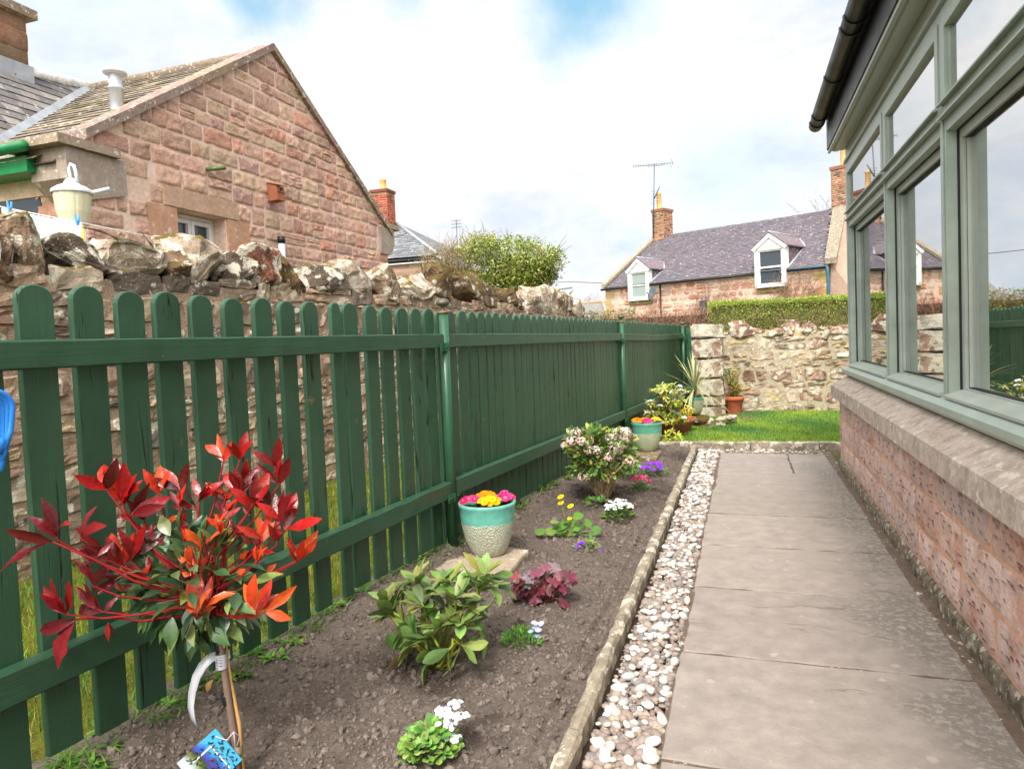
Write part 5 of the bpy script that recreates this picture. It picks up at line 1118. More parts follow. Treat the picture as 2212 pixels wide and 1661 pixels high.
for dx,dy,a,b,e,lb,n in ((-.100,-.01,PK,PK2,L(240,210,40),'magenta primula at the left of the nearer turquoise pot',8),(-.015,.075,OR,L(250,140,10),L(230,120,10),'orange primula at the back of the nearer turquoise pot',17),(.015,-.065,YE,L(250,185,10),L(220,130,10),'golden yellow primula at the front of the nearer turquoise pot',17),(.105,.03,PK2,PK,L(240,210,40),'double pink primula at the right of the nearer turquoise pot',12)):
    c=c1+_R0*dx+FH*dy+V((0,0,.295)); primula(c,a,b,e,lb,n,1.15)
for dx,dy,a,b,e,lb,n in ((-.105,.0,OR,L(250,140,10),L(220,110,10),'orange primula at the left of the farther turquoise pot',10),(-.02,.06,L(250,150,20),OR,L(220,110,10),'pale orange primula at the back of the farther turquoise pot',8),(.0,-.06,PK,PK2,L(240,120,40),'magenta primula in the middle of the farther turquoise pot',11),(.10,.0,YE,OR,L(220,130,10),'yellow primula at the right of the farther turquoise pot',9)):
    c=c2+_R0*dx+FH*dy+V((0,0,.30)); primula(c,a,b,e,lb,n,1.15)
# -------------------------------------------------------------- red robin standard tree
pb=soilp(518,1690); DB=dep(pb)
Q=lambda x,y,off=0:DP(x*.4794,y*.4794+864,DB+off)   # photo crop coordinates
KP=DB/FL
ph=thing('red_tip_shrub',pb,'young standard shrub with glossy crimson tips and dark green leaves at the left front','shrub')
mb=MB(); mb.col=L(120,100,88); trunk=[V((pb.x,pb.y,pb.z-.03)),DP(508,1600,DB),DP(492,1500,DB),DP(478,1400,DB),DP(474,1340,DB)]; mb.tube(trunk,[.0115,.011,.0105,.010,.0095],12)
mb.lathe(DP(515,1620,DB)-V((0,0,.01)),[(.012,0),(.0145,.012),(.012,.026)],10,col=L(150,128,100)); mb.build('trunk',M_stem,ph,origin=pb)
reds=[L(150,20,22),L(165,28,24),L(120,22,26),L(178,40,22),L(105,28,30)]; ors=[L(205,66,28),L(190,46,26),L(212,88,36)]; dks=[L(128,30,38),L(110,30,38),L(140,30,34)]
gc=Q(860,810); bot=trunk[-1]
tips=[# x,y,dir,size,n,palette,offset
(255,592,100,1.25,5,dks,-.03),(215,628,182,1.3,2,dks,-.03),(375,600,55,1.1,2,dks,.0),(480,375,105,1.0,5,reds,.02),(560,450,82,1.25,7,reds,-.03),(600,500,40,1.15,3,dks,-.03),(545,720,105,1.15,6,reds,-.06),(600,690,60,1.2,3,reds,-.06),(470,670,165,1.1,2,dks,-.04),(300,930,105,1.25,4,dks,-.05),(325,990,218,1.35,2,dks,-.05),(440,930,150,1.1,3,dks,.0),(420,800,80,.8,2,dks,.03),(540,790,200,.9,3,dks,-.02),
(715,395,92,.8,3,ors,.05),(810,390,120,.9,4,reds,.06),(905,430,75,.95,5,reds,.02),(870,470,150,.8,3,reds,.03),(1000,240,112,.85,5,ors,.05),(1080,250,85,.85,5,reds,.06),(1080,390,95,.95,6,reds,.03),(1110,330,60,.8,3,reds,.05),(1140,450,70,1.,5,reds,0),(1000,400,160,.8,3,ors,.04),(1255,350,95,.95,5,reds,.03),(1240,280,100,.9,3,reds,.03),(1262,520,88,1.1,6,reds,-.02),(1300,560,45,1.2,2,reds,-.02),(1345,690,88,.9,4,ors,0),(1370,690,40,1.0,1,ors,0),(905,650,92,.8,4,ors,-.08),(855,710,110,.6,3,ors,-.1),(885,935,105,1.1,4,ors,-.12),(930,920,65,1.0,2,ors,-.12),(1155,930,85,1.15,5,ors,-.1),(1200,940,25,1.0,2,ors,-.1),(1180,610,95,.75,4,ors,-.04),(1250,620,80,.9,3,reds,-.02),(990,560,95,.6,4,ors,-.05),(800,450,110,.7,3,reds,.0),(1010,500,80,.8,4,reds,.02),(650,520,100,.8,2,reds,.0),(1205,470,110,.9,3,reds,.03),(1160,700,80,.6,3,ors,-.05)]
br=MB(); rl=MB(); gl=MB(); rr=random.Random(12)
def imgdir(deg,fw=0): 
    a=math.radians(deg); return (Rv*math.cos(a)+Uv*math.sin(a)+Fv*fw).normalized()
for (x,y,dg,sz,n,palt,off) in tips:
    p=Q(x,y+12,off)
    while (p-P1).dot(FN)<.12: off-=.02; p=Q(x,y+12,off)   # shoots stay on the path side of the pickets
    d=imgdir(dg); n=n-1 if n>4 else n
    st=bot+V((rr.uniform(-.01,.01),rr.uniform(-.01,.01),rr.uniform(0,.05))); mid=Q(860+(x-860)*.4,1000+(y-1000)*.5,off*.5)
    pts=[st,st*.35+mid*.65+V((0,0,.01)),mid,mid*.45+p*.55-d*.02,p-d*.015,p]
    br.tube(pts,[.0055,.0045,.0036,.003,.0026,.002],6,col=L(140,30,30) if True else None)
    for i in range(n):
        sp=(i-(n-1)/2)/(max(n-1,1))*(74 if n>3 else 52) if n>1 else 0
        dd=(imgdir(dg+sp+rr.uniform(-10,10),rr.uniform(-.75,.55 if x>420 else .0))); l=.096*sz*rr.uniform(.8,1.2)
        upv=(-Fv*rr.uniform(.2,1.)+d*.5+Rv*rr.uniform(-.6,.6))
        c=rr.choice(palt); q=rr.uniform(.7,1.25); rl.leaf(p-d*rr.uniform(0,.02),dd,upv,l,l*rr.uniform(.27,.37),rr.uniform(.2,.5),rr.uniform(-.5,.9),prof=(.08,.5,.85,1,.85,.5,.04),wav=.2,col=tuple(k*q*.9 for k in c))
    for i in range(2): # small red stem leaves
        q=mid*.5+p*.5; rl.leaf(q,imgdir(dg+rr.choice((-50,50)),rr.uniform(-.5,.5)),-Fv,.045*sz,.018,.3,.4,col=rr.choice(palt))
gcol=[L(66,94,56),L(56,82,50),L(84,110,64),L(100,124,70),L(50,74,48),L(120,140,80)]
for i in range(250):
    a=rr.uniform(0,2*math.pi); r=math.sqrt(rr.random()); ex,ey=860+315*r*math.cos(a)*(1-.15*rr.random()),825+240*r*math.sin(a); off=rr.uniform(-.13,.14)*math.sqrt(max(0,1-r*r))+rr.uniform(-.02,.02)
    p=Q(ex,ey,off); o=(p-Q(860,860,0)).normalized(); low=(ey-800)/255
    dd=(o*.8+V((rr.gauss(0,.45),rr.gauss(0,.45),rr.gauss(0,.3)-.55*low))).normalized(); l=.074*rr.uniform(.75,1.25)
    gl.leaf(p,dd,V((rr.gauss(0,.4),rr.gauss(0,.4)-.3,1)),l,l*.45,.22,rr.uniform(.1,.8),prof=(.1,.6,.95,1,.75,.35,.04),col=tuple(k*rr.uniform(.8,1.15) for k in rr.choice(gcol)))
    if i%5==0:
        s_=bot+(gc-bot)*rr.uniform(.1,.6); br.tube([s_,(s_+p)/2+V((0,0,.02)),p],[.003,.0025,.0015],5,col=L(110,95,60))
M_red=vcol('glossy_red_leaf',.2,.6,.3,40,.6,75,.004,trans=.1)
br.build('branches',M_stem,ph,origin=pb); rl.build('red_leaves',M_red,ph,origin=pb); gl.build('green_leaves',vcol('glossy_green_leaf',.3,.5,.2,40,.3,75,.003,trans=.12),ph,origin=pb)
# cane, tapes, label band and picture label
cn0=soilp(528,1690); mb=MB(); mb.col=L(205,160,100); mb.tube([V((cn0.x,cn0.y,0)),DP(516,1560,DB+.012),DP(497,1470,DB+.014),DP(484,1380,DB+.014)],.0065,10)
tag(mb.build('bamboo_cane',M_stem,None,origin=cn0),'tan bamboo cane tied beside the thin trunk of the red tipped shrub','cane')
M_tape=flat('black_tape',(.012,.012,.012),.35,.5)
for px,py,lb in ((475,1395,'black tape binding trunk to cane just below the leaves'),(491,1508,'black tape binding trunk to cane halfway up the stem'),(512,1650,'black tape binding trunk to cane near the soil')):
    c=DP(px,py,DB+.006); d=(DP(px+8,py+40,DB)-DP(px,py,DB)).normalized(); mb=MB(); mb.tube([c-d*.018,c-d*.01,c+d*.012,c+d*.018],[.0150,.0165,.0165,.0150],14); tag(mb.build('black_tape',M_tape,None,origin=c),lb,'tape','tape rings on the stake')
M_paper=flat('paper_label',(.48,.48,.52),.5,.3,0,.1,20,.05); bn=DP(478,1427,DB-.002); band=thing('paper_band',bn,'white printed paper band looped round the thin trunk with a long curling end','plant label')
ax=(DP(478,1400,DB)-DP(481,1450,DB)).normalized(); mb=MB(); mb.lathe(bn-ax*.022,[(.0165,0),(.0165,.044)],24,axis=ax); ob=mb.build('loop',M_paper,band,origin=bn)
mb=MB(); cv=[(497,1412,.01),(478,1414,.02),(455,1420,.0),(437,1438,-.01),(424,1462,-.01),(415,1495,0),(412,1525,0),(416,1548,.0),(424,1570,.01)]
vs=[]
for i,(x,y,o_) in enumerate(cv):
    w=(1-.75*(i/8)**3)*10; j=min(i+1,len(cv)-1);h=max(i-1,0); tx,ty=cv[j][0]-cv[h][0],cv[j][1]-cv[h][1]; L__=math.hypot(tx,ty); nx_,ny_=-ty/L__,tx/L__
    vs+= [DP(x+nx_*w,y+ny_*w,DB+.01+o_),DP(x-nx_*w,y-ny_*w,DB-.004+o_)]
mb.add(vs,[(2*i,2*i+1,2*i+3,2*i+2) for i in range(len(cv)-1)],smooth=True); q=mb.build('tail',M_paper,band,origin=bn); md=q.modifiers.new('t','SOLIDIFY'); md.thickness=.0006
M_ink=flat('black_ink',(.02,.02,.02),.6)
def text(body,size,loc,xd,yd,m,parent,name='lettering',ext=.0003):
    cu_=bpy.data.curves.new(name,'FONT'); cu_.body=body; cu_.size=size; cu_.extrude=ext; cu_.resolution_u=2; cu_.align_x='CENTER'
    o=bpy.data.objects.new(name,cu_); bpy.context.scene.collection.objects.link(o); dg=bpy.context.evaluated_depsgraph_get(); me=bpy.data.meshes.new_from_object(o.evaluated_get(dg)); bpy.data.objects.remove(o)
    z=V(xd).cross(V(yd)).normalized(); M=Matrix((V(xd).normalized(),V(yd).normalized(),z)).transposed().to_4x4(); M.translation=V(loc)
    me.transform(M); me.materials.clear(); me.materials.append(m); me.transform(Matrix.Translation(-V(parent.location))); ob=bpy.data.objects.new(name,me); C.objects.link(ob); ob.parent=parent; return ob
fx=(Rv-ax*Rv.dot(ax)).normalized()
for i,tx in enumerate(('A','B','C','D')): text(tx,.0075,bn-Fv*.0172+ax*(.008-i*.0085)-fx*.006,fx,ax,M_ink,band)
for i in range(4): 
    mb=MB(); mb.obox(bn-Fv*.0170+ax*(.0155-i*.0085)+fx*.000,fx*.009,ax*.0016,-Fv*.0004); mb.build('printed_line',M_ink,band,origin=bn)
# picture label
cL=[DP(465,1573,DB-.03),DP(382,1648,DB-.035),DP(440,1722,DB-.02),DP(523,1640,DB-.015)]
lc=(cL[0]+cL[2])/2; card=thing('picture_label',lc,'tilted blue picture label with printed leaves hanging at the foot of the red tipped shrub','plant label')
xd=(cL[3]-cL[0]).normalized(); yd=(cL[0]-cL[1]).normalized(); nrm_=-Fv; 
mb=MB(); mb.prism(cL,Fv*.0012); 
def cardmat():
    m=NT('printed_label'); y=m.n('ShaderNodeVectorMath'); y.operation='DOT_PRODUCT'; m.t.links.new(m.obj,y.inputs[0]); y.inputs[1].default_value=yd; v=y.outputs['Value']
    n=m.noise(25,2); t=m.math('ADD',v,m.math('MULTIPLY',m.math('SUBTRACT',n,.5),.05))
    c=m.ramp(m.math('MULTIPLY_ADD',t,7.),[(.12,L(205,225,235)),(.3,L(120,130,80)),(.42,L(60,75,40)),(.5,L(75,70,165)),(.62,L(60,110,200)),(.72,L(75,175,230))]); c.node.inputs[0].links[0].from_node.inputs[2].default_value=.5
    return m.fin(c,.3,None,.5)
mb.build('card',cardmat(),card,origin=lc)
mb=MB(); f_=-Fv*.0016
u0,u1=(cL[3]-cL[0]),(cL[1]-cL[0]); cp=lambda a,b:cL[0]+u0*a+u1*b+f_
for a,b,c_,d_ in ((.25,.28,.95,.28),(.25,.28,.25,.75)): 
    p,q=cp(a,b),cp(c_,d_); dd=(q-p); sd=dd.normalized().cross(Fv)*.0022; mb.add([p-sd,q-sd,q+sd,p+sd],[(0,1,2,3)],col=(.8,.8,.8))
    mb.col=(.8,.8,.8)
mb.build('white_frame',vcol('print_white',.4,.3,.05,10,0),card,origin=lc)
mb=MB()
for i in range(90):
    a,b=rr.uniform(.08,.95),rr.uniform(.05,.8); d=imgdir(rr.uniform(0,360)); mb.leaf(cp(a,b)+f_*.3,d,-Fv,.013,.0045,0,0,prof=(.1,1,.7,.05),col=rr.choice([L(40,58,28),L(25,38,20),L(70,100,40),L(110,70,50)]))
mb.build('printed_leaves',vcol('print_leaf',.4,.3,.1,10,0),card,origin=lc)
mb=MB(); mb.tube([DP(466,1590,DB-.03),DP(490,1598,DB-.03),DP(505,1580,DB-.03),DP(518,1590,DB-.01),DP(512,1610,DB-.02)],.0016,6); mb.tube([DP(505,1582,DB-.03),DP(508,1612,DB-.03)],.0014,5); mb.build('string',flat('label_string',(.6,.52,.6),.8),card,origin=lc)
# -------------------------------------------------------------- rhododendron
rb=soilp(945,1440); DR=dep(rb); X=lambda x,y,off=0:DP(702+x*.382,1026+y*.382,DR+off)
rh=thing('rhododendron',rb,'low green rhododendron with broad leathery leaves and yellow green stems','shrub')
st=MB(); lf=MB(); rr=random.Random(5); rc=[L(122,150,78),L(104,132,70),L(140,162,90),L(92,118,66),L(152,168,100)]; ro=[L(152,148,76),L(142,134,70)]
for (x,y,dg,sz,n,off) in [(375,770,150,1.1,7,.05),(340,720,110,1.,5,.06),(550,720,105,1.,8,.02),(600,640,105,1.,7,.12),(520,600,120,1,6,.14),(735,690,92,1.,9,.0),(700,600,95,.9,7,.12),(870,640,70,1.1,8,.05),(890,560,80,1.1,5,.1),(770,840,88,1.,9,-.06),(800,730,60,1,6,0),(615,920,120,1.1,8,-.1),(500,930,165,1.1,6,-.06),(640,850,100,1,7,-.04),(800,640,80,.9,6,.12),(690,1000,230,1.,5,-.12),(600,1010,190,1,5,-.08),(780,970,-40,1.1,5,-.12),(860,830,-10,1.1,3,-.04),(450,840,170,1.,5,.02),(560,820,130,1,6,.04),(710,760,80,1,6,.06),(470,980,200,1.1,4,.02),(930,600,40,1.1,3,.05),(430,700,130,1,5,.1)]:
    p=X(x,y,off); d=imgdir(dg,rr.uniform(-.3,.2)); b=rb+V((rr.uniform(-.03,.03),rr.uniform(-.03,.03),0)); m_=(b+p)/2-V((0,0,.03))+(p-b)*.1
    st.tube([b,m_,p-d*.05,p],[.0065,.006,.0055,.005],7,col=L(135,140,50))
    n+=2
    for i in range(n):
        a=2*math.pi*i/n+rr.random(); s1=d.orthogonal().normalized(); s2=d.cross(s1); dd=(d*rr.uniform(.25,.95)+s1*math.cos(a)+s2*math.sin(a)*.9).normalized(); l=.122*sz*rr.uniform(.75,1.15)
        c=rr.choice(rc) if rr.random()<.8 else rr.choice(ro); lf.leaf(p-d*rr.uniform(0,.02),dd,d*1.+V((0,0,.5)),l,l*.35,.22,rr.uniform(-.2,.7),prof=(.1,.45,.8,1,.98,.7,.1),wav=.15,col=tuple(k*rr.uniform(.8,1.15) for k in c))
st.build('stems',M_stem,rh,origin=rb); lf.build('leaves',M_leaf,rh,origin=rb)
# -------------------------------------------------------------- mound helper
def mound(name,px,py,wpx,hpx,label,cat,cols,n,ls,lw,mat_=None,seed=1,group=None,droop=.5,prof=(.12,.62,1,.78,.3,0.02),wav=0,flat_=.3,dz=.4):
    b=soilp(px,py); k=dep(b)/FL; t=thing(name,b,label,cat,group); mb=MB(); r=random.Random(seed); W_=wpx*k/2; H_=hpx*k
    for i in range(n):
        a=r.random()*6.283; q=math.sqrt(r.random()); h=H_*math.sqrt(max(0,1-q*q*.9))*r.uniform(.5,1); p=b+V((math.cos(a)*q*W_,math.sin(a)*q*W_,h-.01)); o=V((math.cos(a)*q,math.sin(a)*q,dz+r.random()*.5)).normalized()
        d=(o+V((r.gauss(0,.5),r.gauss(0,.5),r.gauss(0,.3)))).normalized(); l=ls*r.uniform(.7,1.25); mb.leaf(p,d,V((r.gauss(0,.3),r.gauss(0,.3)-flat_,1)),l,lw*r.uniform(.8,1.2),.2,droop,prof=prof,wav=wav,col=tuple(x*r.uniform(.75,1.2) for x in r.choice(cols)))
    mb.build('leaves',mat_ or M_leafm,t,origin=b); return t,b,k,W_,H_,r
# heuchera: lobed ruffled leaves on stalks
hbp=soilp(1180,1300); t=thing('heuchera',hbp,'purple leaved plant with frilly maroon foliage in the middle of the bed','plant'); DH=dep(hbp); mb=MB(); st=MB(); rr=random.Random(9)
hcs=[L(122,52,66),L(105,42,58),L(135,72,82),L(110,60,72),L(90,34,48)]; hg_=[L(120,125,105),L(125,110,105)]
for i in range(50):
    a=rr.uniform(0,2*math.pi); q=math.sqrt(rr.random()); p=DP(1178+72*q*math.cos(a),1262-48*q*math.sin(a)*(1),DH+rr.uniform(-.1,.12)); 
    if p.z<.03: p.z=.05
    R_=rr.uniform(.026,.042); up=(p-hbp).normalized()*.8+V((rr.gauss(0,.35),rr.gauss(0,.35)-.5,.7)); up.normalize(); s1=up.orthogonal().normalized(); s2=up.cross(s1); n=21; vs=[p]
    for j in range(n):
        w=2*math.pi*j/n; lob=1+.16*math.cos(7*w)+.07*math.cos(14*w+1); rf=.18*math.sin(5*w+i)*R_; vs.append(p+(s1*math.cos(w)+s2*math.sin(w))*R_*lob+up*(rf-.15*R_)); 
    c=rr.choice(hcs) if rr.random()<.82 else rr.choice(hg_); mb.add(vs,[(0,1+j,1+(j+1)%n) for j in range(n)],col=tuple(x*rr.uniform(.75,1.2) for x in c),smooth=True)
    st.tube([hbp,(hbp+p)/2+V((0,0,.02)),p],[.002,.0018,.0015],4,col=L(150,80,75),cap=False)
mb.build('leaves',vcol('heuchera_leaf',.45,.4,.3,60,.5,90,.003,trans=.12),t,origin=hbp); st.build('stalks',M_stem,t,origin=hbp)
def blossoms(t,b,pts,r,col,eye,name='flowers',n=4,jit=.006,k=1):
    mb=MB()
    for p,nn in pts:
        mb.petals(p,nn,r*random.uniform(.8,1.15),n,1.2,.15,col=tuple(min(1,x*random.uniform(.9,1.1)) for x in col)); 
        if eye: mb.disc(p+V(nn).normalized()*.003,nn,r*.2,5,col=eye)
    return mb.build(name,M_petal,t,origin=b)
def cluster(c,R_,n,r): return [(c+V((math.cos(a)*q,math.sin(a)*q,-q*.4+r.uniform(-.004,.004))),V((math.cos(a)*q*25,math.sin(a)*q*25-.4,1))) for a,q in [(r.random()*6.28,R_*math.sqrt(r.random())) for _ in range(n)]]
WH=(.86,.87,.9)
lg=[L(135,170,80),L(120,158,70),L(150,182,95),L(105,145,68)]
t,b,k,W_,H_,r=mound('white_rock_cress',930,1628,112,68,'bright green leafy mound with a spray of tall white flowers nearest the camera','flower plant',lg,260,.030,.024,seed=3,group=None,prof=(.2,.7,.95,1,.8,.4),wav=.2,droop=.6)
pts=[];st=MB(); X2=lambda x,y:DP(702+x*.382,1026+y*.382,dep(b)+random.uniform(-.02,.02))
for (x,y) in ((735,1280),(665,1315),(690,1350),(770,1345),(650,1395),(712,1400),(660,1440),(720,1460),(720,1525)):
    c=X2(x,y); pts+=cluster(c,.026 if (x,y) not in((650,1395),(720,1525)) else .01,17 if (x,y) not in((650,1395),(720,1525)) else 4,r); st.tube([b+V((.04,.0,.03)),(b+c)/2+V((.02,0,0)),c-V((0,0,.01))],[.0015]*3,4,col=L(120,150,60))
blossoms(t,b,pts,.0078,WH,L(190,200,90)); st.build('stalks',M_stem,t,origin=b)
t,b,k,W_,H_,r=mound('white_rock_cress',1337,1122,66,32,'white flowered mound of green leaves in front of the pink blossomed bush','flower plant',[L(100,130,60),L(85,115,52),L(120,148,72)],230,.034,.016,seed=4,droop=.6)
pts=[]
for i in range(34):
    a=r.random()*6.28;q=math.sqrt(r.random())*.95; pts+=cluster(b+V((math.cos(a)*q*W_,math.sin(a)*q*W_,H_*(1.35-.7*q*q)+.01)),.016,8,r)
blossoms(t,b,pts,.0075,WH,L(200,205,120))
t,b,k,W_,H_,r=mound('creeping_phlox',1127,1388,82,32,'small spiky green plant with a few pale lilac flowers on its right side','flower plant',[L(95,140,55),L(80,122,45),L(115,158,70)],420,.026,.0055,seed=6,dz=.7,droop=.4,prof=(.5,1,.8,.1))
pts=[]
for (x,y) in ((1187,835),(1225,840),(1190,860),(1200,905),(1205,865),(1185,915),(1215,880),(1168,880)): 
    c=DP(702+x*.382,1026+y*.382,dep(b)); pts+=cluster(c,.010,3,r)
blossoms(t,b,pts,.012,L(200,205,245),None,n=5)
t,b,k,W_,H_,r=mound('aubretia',1267,1186,58,22,'low pale green plant with two bunches of violet flowers beside the yellow daisies','flower plant',[L(110,140,75),L(130,158,90),L(150,165,100)],260,.020,.009,seed=7)
pts=[]
for (x,y,n) in ((1312+0,0,0),): pass
for px,py,n in ((1250,1176,7),(1247,1183,5),(1296,1184,7),(1256,1170,5)): pts+=cluster(DP(px,py,dep(b)-.01),.016,n,r)
blossoms(t,b,pts,.012,L(140,50,205),L(230,220,120),n=4)
t,b,k,W_,H_,r=mound('aubretia',1414,1026,60,22,'low plant covered in bright violet flowers in front of the farther turquoise pot','flower plant',[L(90,125,55),L(115,145,65)],240,.024,.011,seed=8)
pts=[]
for i in range(26): a=r.random()*6.28;q=math.sqrt(r.random()); pts+=cluster(b+V((math.cos(a)*q*W_,math.sin(a)*q*W_,H_*(1.25-.5*q*q)+.005)),.017,5,r)
blossoms(t,b,pts,.014,L(145,55,215),L(200,150,230),n=5)
t,b,k,W_,H_,r=mound('mossy_saxifrage',1384,1058,44,17,'small cushion plant topped with crimson pink flowers near the violet ones','flower plant',[L(90,125,60),L(110,145,75)],230,.018,.009,seed=9)
pts=[]
for i in range(48): a=r.random()*6.28;q=math.sqrt(r.random()); pts.append((b+V((math.cos(a)*q*W_,math.sin(a)*q*W_,H_*(1.7-.6*q*q)+.01)),V((math.cos(a)*q,math.sin(a)*q-.4,1))))
blossoms(t,b,pts,.013,L(205,50,100),L(235,190,200),n=5)
# leopard's bane
lb=soilp(1228,1160); DL=dep(lb); t=thing('yellow_daisy_plant',lb,'plant with round heart shaped leaves and four tall yellow daisies','flower plant'); X3=lambda x,y,off=0:DP(1080+x*.2275,864+y*.2275,DL+off)  # crop scale .4215*.54
mb=MB(); st=MB(); rr=random.Random(4)
for (x,y,s) in [(390,1240,1.1),(490,1235,1.15),(530,1150,1.),(600,1185,1.1),(640,1210,.9),(580,1260,.8),(570,1340,.85),(640,1330,.7),(700,1310,.9),(700,1260,.7),(720,1210,.8),(730,1095,1.15),(830,1160,.9),(900,1235,1.1),(870,1285,.85),(770,1170,.6),(660,1290,.7),(610,1230,.7),(560,1200,.9),(680,1170,.8),(640,1150,.8),(750,1300,.8),(800,1215,.5)]:
    p=X3(x,y,rr.uniform(-.03,.05)); R_=.033*s; up=V((rr.gauss(0,.3)+(x-640)/900,rr.gauss(0,.25)-.55,1.)).normalized(); o=(p-lb); o.z=0; s1=(o-up*o.dot(up)).normalized(); s2=up.cross(s1); n=16; vs=[p-s1*R_*.2]
    for j in range(n+1):
        w=-math.pi+2*math.pi*j/n; rad=R_*(1.05+.12*math.cos(w))*(1-.45*max(0,math.cos(w+math.pi))**6); vs.append(p+(s1*math.cos(w)+s2*math.sin(w))*rad+up*(-.1*R_+.1*R_*math.cos(2*w+x)))
    mb.add(vs,[(0,1+j,2+j) for j in range(n)],col=tuple(q*rr.uniform(.8,1.15) for q in rr.choice([L(110,150,62),L(95,135,55),L(122,160,72)])),smooth=True)
    st.tube([lb+V((0,0,.01)),(lb+p)/2+V((0,0,.012)),p-s1*R_*.2],[.0028,.0024,.002],5,col=L(135,160,90),cap=False)
mb.build('leaves',M_leafm,t,origin=lb)
for (x,y,s) in ((575,915,1),(577,972,.95),(668,1002,1.),(660,1122,.7)):
    p=X3(x,y,0); mb=MB(); nn=V((rr.gauss(0,.2),-.5,1)).normalized(); a1=nn.orthogonal().normalized();a2=nn.cross(a1)
    for j in range(22): w=6.283*j/22; d=a1*math.cos(w)+a2*math.sin(w); mb.leaf(p,d,nn,.024*s,.006*s,.1,.3,prof=(.6,1,.9,.4),col=L(250,222,20))
    mb.ball(p+nn*.002,.009*s,sc=(1,1,.6),col=L(225,180,10)); mb.build('daisy',M_petal,t,origin=lb); st.tube([lb,(lb*.4+p*.6)+V((.003,0,0)),p],[.0022]*3,5,col=L(110,125,60))
st.build('stalks',M_stem,t,origin=lb)
# -------------------------------------------------------------- pink blossomed evergreen bush
sb=soilp(1304,1082); DS=dep(sb); t=thing('blossoming_bush',sb,'rounded evergreen bush with clusters of pale pink blossom and bare lower stems','shrub'); X4=lambda x,y,off=0:DP(1080+x*.2275,864+y*.2275,DS+off)
st=MB(); lf=MB(); fl=MB(); rr=random.Random(21); cl_=[(720,310),(785,325),(840,325),(680,385),(625,430),(720,440),(770,390),(830,385),(850,475),(920,475),(985,495),(1045,515),(940,430),(1045,370),(1100,390),(1090,450),(1120,480),(1165,425),(1140,290),(1195,300),(1200,360),(1255,360),(1120,310),(1170,330),(690,515),(775,640),(835,640),(875,620),(790,720),(1215,560),(1230,580),(1030,540)]
for (x,y) in cl_:
    off=rr.uniform(-.16,.1); p=X4(x,y,off); m_=X4(950+(x-950)*.45,760,off*.5); st.tube([sb+V((rr.uniform(-.03,.03),rr.uniform(-.03,.03),-.01)),m_,(m_+p)/2+V((0,0,.02)),p],[.0050,.0038,.003,.002],5,col=L(150,128,95),cap=False)
    R_=rr.uniform(.040,.052)
    for i in range(105):
        d=V((rr.gauss(0,1),rr.gauss(0,1),rr.gauss(0,1))).normalized(); q=p+V((d.x*R_,d.y*R_,d.z*R_*.8)); fl.disc(q,d+V((0,0,.3)),.0085,5,.15,col=rr.choice([L(250,238,226),L(244,222,208),L(235,195,182),L(222,165,152),L(252,244,236)]))
for (cx_,cy_,rx,ry,n) in ((840,450,200,130,330),(1080,440,190,130,330),(960,560,260,120,280),(790,650,110,60,110),(980,650,200,80,160),(1220,590,70,50,40),(740,350,90,60,60),(900,330,120,60,120)):
    for i in range(n):
        a=rr.random()*6.283;q=math.sqrt(rr.random()); p=X4(cx_+rx*q*math.cos(a),cy_+ry*q*math.sin(a),rr.uniform(-.2,.22)*math.sqrt(1-q*q*.8)); o=(p-X4(950,560,0)).normalized(); dd=(o+V((rr.gauss(0,.5),rr.gauss(0,.5),rr.gauss(.1,.4)))).normalized()
        lf.leaf(p,dd,V((rr.gauss(0,.4),rr.gauss(0,.4)-.2,1)),.062*rr.uniform(.7,1.2),.029,.2,.3,prof=(.1,.6,1,.85,.1),col=tuple(x*rr.uniform(.7,1.2) for x in rr.choice([L(115,150,72),L(95,130,62),L(78,108,54),L(145,170,76),L(172,180,80)])))
for i in range(7): st.tube([sb+V((rr.uniform(-.04,.04),rr.uniform(-.04,.04),-.01)),sb+V((rr.uniform(-.12,.12),rr.uniform(-.1,.1),.15)),sb+V((rr.uniform(-.25,.25),rr.uniform(-.2,.2),.36))],[.009,.006,.003],6,col=L(155,132,98))
st.build('stems',M_stem,t,origin=sb); lf.build('leaves',M_leaf,t,origin=sb); fl.build('blossom',M_petal,t,origin=sb)
mound('low_evergreen',1290,1090,46,14,'low broad green leaves sprouting under the pink blossomed bush','plant',[L(95,135,60),L(80,118,52)],45,.05,.026,M_leaf,11)
mound('green_perennial',1356,1034,44,34,'clump of fresh green leafy shoots behind the pink blossomed bush','plant',[L(110,155,50),L(125,170,60),L(90,135,45)],150,.05,.018,M_leaf,12,dz=1.2)
# -------------------------------------------------------------- terracotta trough, variegated shrub, daffodils
tb=G(1445,948,.03); DT=dep(tb); ttr=thing('terracotta_trough',tb,'boat shaped terracotta trough at the corner of the lawn by the fence','flower pot')
z1=.03+24*DT/FL
ra,rb_=G(1428,918,z1),G(1484,912,z1); cc=(ra+rb_)/2+V((-.05,.05,0)); axd=V((.55,.83,0)).normalized(); axn=V((axd.y,-axd.x,0)); mb=MB(); n=40; vs=[]
prof=[(.13,.24,0.),(.16,.30,.05),(.19,.36,.13),(.205,.385,.15),(.215,.39,.165),(.19,.365,.165),(.17,.33,.10)]
for (w,l,z) in prof:
    for j in range(n): a=6.283*j/n; co,si=math.cos(a),math.sin(a); e=lambda v:math.copysign(abs(v)**.6,v); rib=1+.012*math.cos(20*a); up=.035*abs(co)**3*(1 if z>.1 else 0); vs.append(V((cc.x,cc.y,.03))+axd*(l*e(co)*rib)+axn*(w*e(si)*rib)+V((0,0,z+up)))
